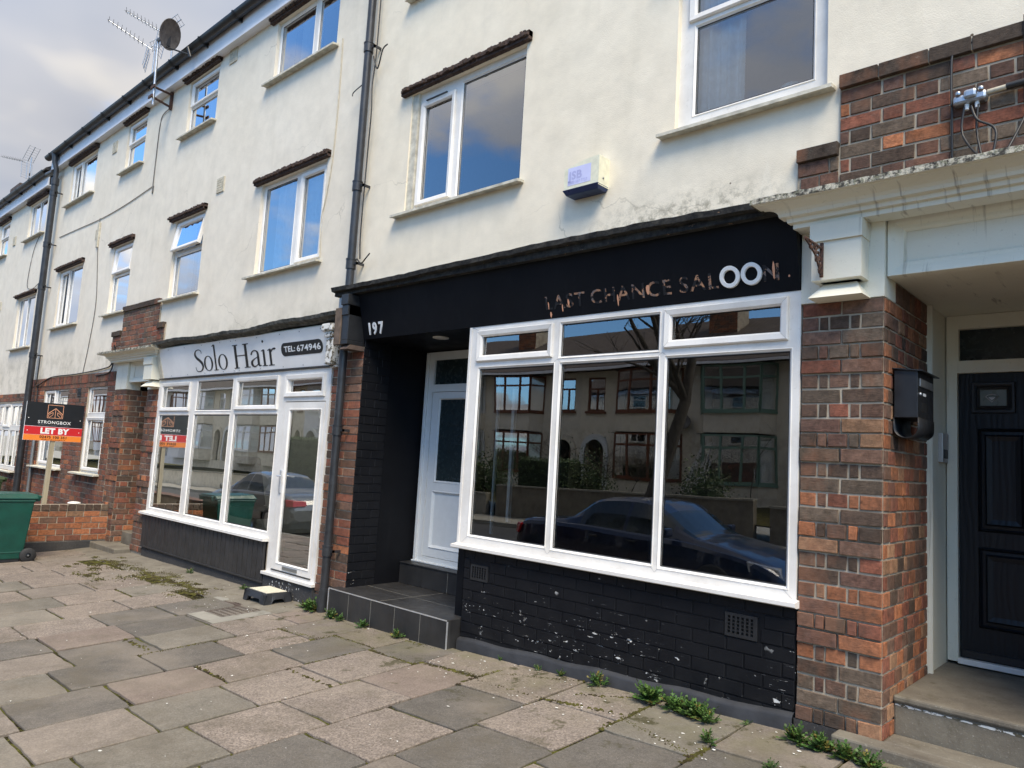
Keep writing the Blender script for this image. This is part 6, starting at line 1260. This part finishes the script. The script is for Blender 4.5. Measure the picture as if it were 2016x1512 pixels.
ohouse(-38.8, 1, 'white_board', 'white_frame', 'white house across the street beyond the hedge', False)
ohouse(-43.9, 0, 'cream_render', 'brown_frame', 'farthest cream house across the street', True)
ohouse(-3.1, 0, 'grey_render', 'white_frame', 'pale house across the street near the right end of the row', True)
ohouse(2.0, 1, 'cream_render', 'white_frame', 'last cream house at the right end of the row across the street', False)
for k_ in range(11):
    ohouse(-49-5.1*k_, (k_+1) % 2, ('grey_render', 'cream_render', 'white_board')[k_ % 3], ('white_frame', 'white_frame', 'brown_frame')[k_ % 3], 'terraced house far along the row across the street', k_ % 2 == 1)
SD = thing('satellite_dish', (-13.5, HY+.3, 3.1), 'grey dish on the wall between the yellow and sage houses across the street', 'satellite dish'); part('dish', 'dish_grey', SD, lambda m: m.lathe((-13.5, HY+.25, 3.15), (.2, .9, .3), [(0, 0), (.03, .2), (.07, .3), (.05, .3)], 20)); part('arm', 'satin_black', SD, lambda m: m.tube([(-13.5, HY, 3.1), (-13.5, HY+.25, 3.1)], .02, 6))
# garden walls
for i, (a, b, h, mat, lab) in enumerate(((-18.2, -8.6, 1.05, 'step_concrete', 'long grey rendered garden wall across the street behind the parked dark car'), (-8.2, -3.4, .9, 'step_concrete', 'grey garden wall across the street, right end'), (-33.5, -18.8, .75, 'grey_concrete', 'low grey garden wall under the hedge across the street'), (-48, -34.2, .8, 'cream_render', 'cream garden wall far left across the street'), (-3, 6, .8, 'grey_concrete', 'low garden wall across the street opposite the brick porch'))):
    t = thing('garden_wall', (a, -10.7, -.6), lab, 'wall', 'garden walls across the street')
    part('wall', mat, t, lambda m: m.hexa([(a, -10.85, -1.2), (b, -10.85, -1.2), (b, -10.65, -1.2), (a, -10.65, -1.2), (a, -10.85, gz(a, -9)+h), (b, -10.85, gz(b, -9)+h), (b, -10.65, gz(b, -9)+h), (a, -10.65, gz(a, -9)+h)])); part('coping', 'grey_concrete', t, lambda m: m.hexa([(a, -10.9, gz(a, -9)+h), (b, -10.9, gz(b, -9)+h), (b, -10.6, gz(b, -9)+h), (a, -10.6, gz(a, -9)+h), (a, -10.9, gz(a, -9)+h+.06), (b, -10.9, gz(b, -9)+h+.06), (b, -10.6, gz(b, -9)+h+.06), (a, -10.6, gz(a, -9)+h+.06)]))
def foliage(m, boxf, n, s, mat=0, colr=(.6, 1.4)):
    for i in range(n):
        c = Vector(boxf()); a = Vector((rnd.gauss(0, 1), rnd.gauss(0, 1), rnd.gauss(0, 1))).normalized(); b = a.cross(Vector((rnd.random(), rnd.random(), rnd.random()))).normalized(); j = rnd.uniform(*colr); q = s*rnd.uniform(.6, 1.3)
        m.quad([c, c+a*q*.5+b*q*.3, c+a*q, c+a*q*.5-b*q*.3], mat, (j, j, j*rnd.uniform(.8, 1.1)))
def hedge(x0, x1, y0, y1, z0, z1, label):
    t = thing('hedge', ((x0+x1)/2, y0, z0), label, 'hedge', 'hedges across the street')
    def f(m):
        def bf():
            k = rnd.random()
            if k < .5: return (rnd.uniform(x0, x1), y1+rnd.gauss(0, .05), rnd.uniform(z0, z1))
            if k < .8: return (rnd.uniform(x0, x1), rnd.uniform(y0, y1), z1+rnd.gauss(0, .05))
            return (rnd.choice([x0, x1])+rnd.gauss(0, .05), rnd.uniform(y0, y1), rnd.uniform(z0, z1))
        foliage(m, bf, int(900*(x1-x0)), .07)
    part('foliage', 'hedge_leaf', t, f); part('core', 'hedge_core', t, lambda m: m.box(x0+.05, x1-.05, y0+.05, y1-.05, z0, z1-.05))
hedge(-33.3, -23.6, -11.7, -10.95, .0, 1.9, 'long clipped green hedge across the street opposite the salon'); hedge(-17.8, -15.4, -12.0, -11.2, .1, 1.5, 'dark hedge behind the grey garden wall beside the street tree')
hedge(-22.8, -20.0, -11.8, -11.1, .0, 1.2, 'low hedge across the street left of the shrub')
def baretree(x, y, z, h, r, label, name='street_tree', lean=0, twigs=5, spread=.9, cat='tree', trunk='bark', depth=4):
    t = thing(name, (x, y, z), label, cat, 'bare trees and shrubs across the street'); tr = MB(); cr = MB()
    def br(p, d, L, rr, lv):
        n = 4; pts = [p]; q = p; dd = d.copy()
        for i in range(n): dd = (dd+Vector((rnd.gauss(0, .12), rnd.gauss(0, .12), rnd.gauss(.03, .08)))).normalized(); q = q+dd*L/n; pts.append(q)
        (tr if lv == 0 else cr).tube(pts, [rr*(1-.45*i/n) for i in range(n+1)], 6 if lv < 2 else 4, 0, lv < 1)
        if lv < depth:
            for k in range(twigs if lv else twigs+1):
                i = rnd.randint(1 if lv else 3, n); ax = Vector((rnd.gauss(0, 1), rnd.gauss(0, 1), .2)).normalized(); nd = (dd*.8+ax*spread).normalized(); br(pts[i], nd, L*rnd.uniform(.45, .7), rr*.42, lv+1)
    br(Vector((x, y, z)), Vector((lean, 0, 1)).normalized(), h, r, 0); tr.build('trunk', trunk, t); cr.build('branches', trunk, t)
    return t
baretree(-11.3, -9.3, gz(-11, -9)-.1, 5.4, .24, 'tall bare street tree with rugged trunk across the road', lean=.02, twigs=4, depth=4, spread=1.0)
baretree(-9.0, -11.5, .2, 1.5, .02, 'thin bare sapling behind the grey garden wall', 'sapling', twigs=4, depth=2, cat='sapling'); 
for i, (x, l) in enumerate(((-14.6, 'tangled bare shrub right of the hedge across the street'), (-13.4, 'bare twiggy shrub beside the street tree'), (-16.6, 'tall loose bare shrub in front of the yellow house'), (-19.2, 'dark bare shrub in front of the greyish house'))):
    baretree(x, -11.9, .2, 1.1+.3*(i == 2), .025, l, 'shrub', twigs=7, depth=3, spread=1.3, cat='shrub')
for x, l in ((-10.9, 'evergreen bush behind the street tree trunk'), (-15.2, 'leafy dark bush in the garden of the yellow house'), (-19.9, 'leafy bush under the brown bay window')):
    t = thing('bush', (x, -12.2, .2), l, 'bush', 'bushes across the street'); part('foliage', 'hedge_leaf', t, lambda m: foliage(m, lambda: (x+rnd.gauss(0, .4), -12.2+rnd.gauss(0, .25), .3+abs(rnd.gauss(0, .6))), 2600, .09)); part('stem', 'bark', t, lambda m: m.tube([(x, -12.2, .1), (x, -12.2, .9)], .03, 5))
BS = thing('birch_poles', (-12.6, -14.6, .4), 'bundle of pale birch poles leaning against the wall of the sage green house', 'poles')
for i in range(7): part('pole', 'peeling_white_paint', BS, lambda m, i=i: m.tube([(-13.1+.13*i, -14.4, .4), (-12.75+.08*i, -15.2, 2.2+.12*(i % 3))], .035, 6))

# ---------------- parked cars, one seen in each shop window
def car(x0, yc, zr, L, paint, label, head, sedan=True):
    """head=+1: nose toward +x. x0 = tail end x"""
    t = thing('parked_car', (x0+head*L/2, yc, zr), label, 'car', 'cars parked at the kerb behind the camera')
    ST_ = [ # s, zbot, half width, belt z, top z, top half width
        (0, .36, .70, .60, .62, .60), (.02, .27, .80, .78, .82, .66), (.05, .24, .84, .88, .93, .70), (.13, .20, .87, .92, .975, .74), (.20, .18, .88, .93, .995, .74), (.235, .18, .885, .93, 1.03, .72), (.34, .17, .89, .925, 1.33, .60), (.40, .17, .89, .92, 1.385, .57), (.50, .17, .89, .91, 1.405, .56), (.57, .17, .89, .90, 1.37, .575), (.615, .17, .89, .895, 1.27, .62), (.725, .18, .885, .87, .965, .73), (.80, .19, .88, .82, .90, .74), (.90, .21, .85, .74, .80, .70), (.96, .25, .78, .64, .70, .60), (.99, .32, .66, .54, .58, .50), (1, .40, .58, .48, .50, .46)]
    N_ = 84; rows = []
    def interp(s):
        for i in range(len(ST_)-1):
            if s <= ST_[i+1][0]: break
        a, b, c, d = ST_[max(i-1, 0)], ST_[i], ST_[i+1], ST_[min(i+2, len(ST_)-1)]; u = (s-b[0])/(c[0]-b[0]); out = []
        for k in range(1, 6):
            m1 = (c[k]-a[k])/(c[0]-a[0]+1e-9)*(c[0]-b[0]); m2 = (d[k]-b[k])/(d[0]-b[0]+1e-9)*(c[0]-b[0]); h = u*u*(3-2*u)
            out.append((2*u**3-3*u*u+1)*b[k]+(u**3-2*u*u+u)*m1+(-2*u**3+3*u*u)*c[k]+(u**3-u*u)*m2)
        return out
    rings = []
    for i in range(N_+1):
        s = i/N_; zb, w, bz, tz, tw = interp(s); x = x0+head*L*s
        half = [(w*.80, zb), (w*.95, zb+.05), (w*.99, zb+.16), (w, zb+(bz-zb)*.45), (w*.995, zb+(bz-zb)*.7), (w*.97, bz-.05), (w*.935, bz)]
        d_ = tz-bz
        half += [(w*.925+(tw-w*.925)*.06, bz+d_*.05), (w*.925+(tw-w*.925)*.5, bz+d_*.5), (tw+.02, tz-min(.06, d_*.3)), (tw-.04, tz-min(.022, d_*.12)), (tw*.6, tz+.004), (tw*.25, tz+.012)]
        ring = [(x, yc+y, zr+z) for y, z in half]+[(x, yc-y, zr+z) for y, z in half[::-1]]; rings.append(ring)
    body = MB(); win = MB(); nh = 13
    for i in range(N_):
        s = (i+.5)/N_
        for j in range(2*nh-1):
            side = j in (7, 8) or j in (2*nh-2-8, 2*nh-2-7); top = 9 <= j <= 2*nh-2-9
            q = [rings[i][j], rings[i][j+1], rings[i+1][j+1], rings[i+1][j]]
            isw = (side and (.30 < s < .655) and not (.475 < s < .49) and not (.35 > s > .335 and False)) or (top and (.245 < s < .335 or .62 < s < .725))
            # wheel arches
            if j in (0, 1, 2, 2*nh-4, 2*nh-3, 2*nh-2) and (abs(s-.20)*L < .37 or abs(s-.80)*L < .37): continue
            (win if isw else body).quad(q, 0, (1, 1, 1), True)
    for mm in (body, win):
        pass
    body.quad(rings[0]); body.quad(rings[-1][::-1])
    b_ = body.build('body', paint, t); 
    for o in (b_,):
        pass
    win.build('window', 'car_glass', t)
    part('underbody', 'satin_black', t, lambda m: m.box(min(x0+head*.15, x0+head*(L-.15)), max(x0+head*.15, x0+head*(L-.15)), yc-.70, yc+.70, zr+.18, zr+.55))
    for s in (.20, .80):
        for q in (-1, 1):
            x = x0+head*L*s; y = yc+q*.80
            w_ = part('wheel', 'black_rubber', t, lambda m: m.lathe((x, y-.10, zr+.32), (0, 1, 0), [(0, .2), (0, .30), (.02, .32), (.18, .32), (.2, .30), (.2, .2)], 28)); part('rim', 'galvanised', w_, lambda m: (m.lathe((x, y+(.07 if q > 0 else -.07)*1, zr+.32), (0, q, 0), [(0, .2), (.03, .2), (.01, .17), (.0, .06), (.02, .04), (.02, 0)], 20)))
    xe = x0+head*L
    for q in (-1, 1):
        part('headlight', 'lens_grey', t, lambda m, q=q: m.hexa([(xe-head*.42, yc+q*.845, zr+.60), (xe-head*.06, yc+q*.62, zr+.55), (xe-head*.10, yc+q*.40, zr+.56), (xe-head*.4, yc+q*.60, zr+.60), (xe-head*.46, yc+q*.83, zr+.75), (xe-head*.12, yc+q*.64, zr+.675), (xe-head*.16, yc+q*.42, zr+.68), (xe-head*.4, yc+q*.6, zr+.70)]), .02)
        part('tail_light', 'tail_red', t, lambda m, q=q: m.hexa([(x0+head*.16, yc+q*.865, zr+.70), (x0-head*.005, yc+q*.74, zr+.70), (x0-head*.008, yc+q*.42, zr+.72), (x0+head*.2, yc+q*.42, zr+.72), (x0+head*.22, yc+q*.865, zr+.86), (x0+head*.02, yc+q*.74, zr+.85), (x0+head*.025, yc+q*.42, zr+.84), (x0+head*.2, yc+q*.42, zr+.84)]), .015)
        part('mirror', paint, t, lambda m, q=q: m.box(min(x0+head*L*.65, x0+head*L*.65+head*.1), max(x0+head*L*.65, x0+head*L*.65+head*.1), yc+q*.97-.09, yc+q*.97+.09, zr+.93, zr+1.06), .03)
    part('rear_plate', 'plate_yellow', t, lambda m: m.box(min(x0, x0-head*.02), max(x0, x0-head*.02), yc-.26, yc+.26, zr+.56, zr+.67)); part('front_plate', 'letter_white', t, lambda m: m.box(min(xe, xe+head*.01), max(xe, xe+head*.01), yc-.26, yc+.26, zr+.42, zr+.52))
    part('door_handle', 'satin_black', t, lambda m: [m.box(x0+head*L*k-.08, x0+head*L*k+.08, yc+q*.885-.02, yc+q*.885+.02, zr+.80, zr+.83) for k in (.37, .52) for q in (-1, 1)], .008)
    return t
car(-8.35, -1.62, gz(-6, -5), 4.55, 'navy_car_paint', 'dark navy saloon car parked at the kerb, mirrored in the big shop window', 1)
car(-15.2, -1.60, gz(-17, -5), 4.5, 'grey_car_paint', 'dark grey saloon car with red tail lights, mirrored in the salon window', -1)
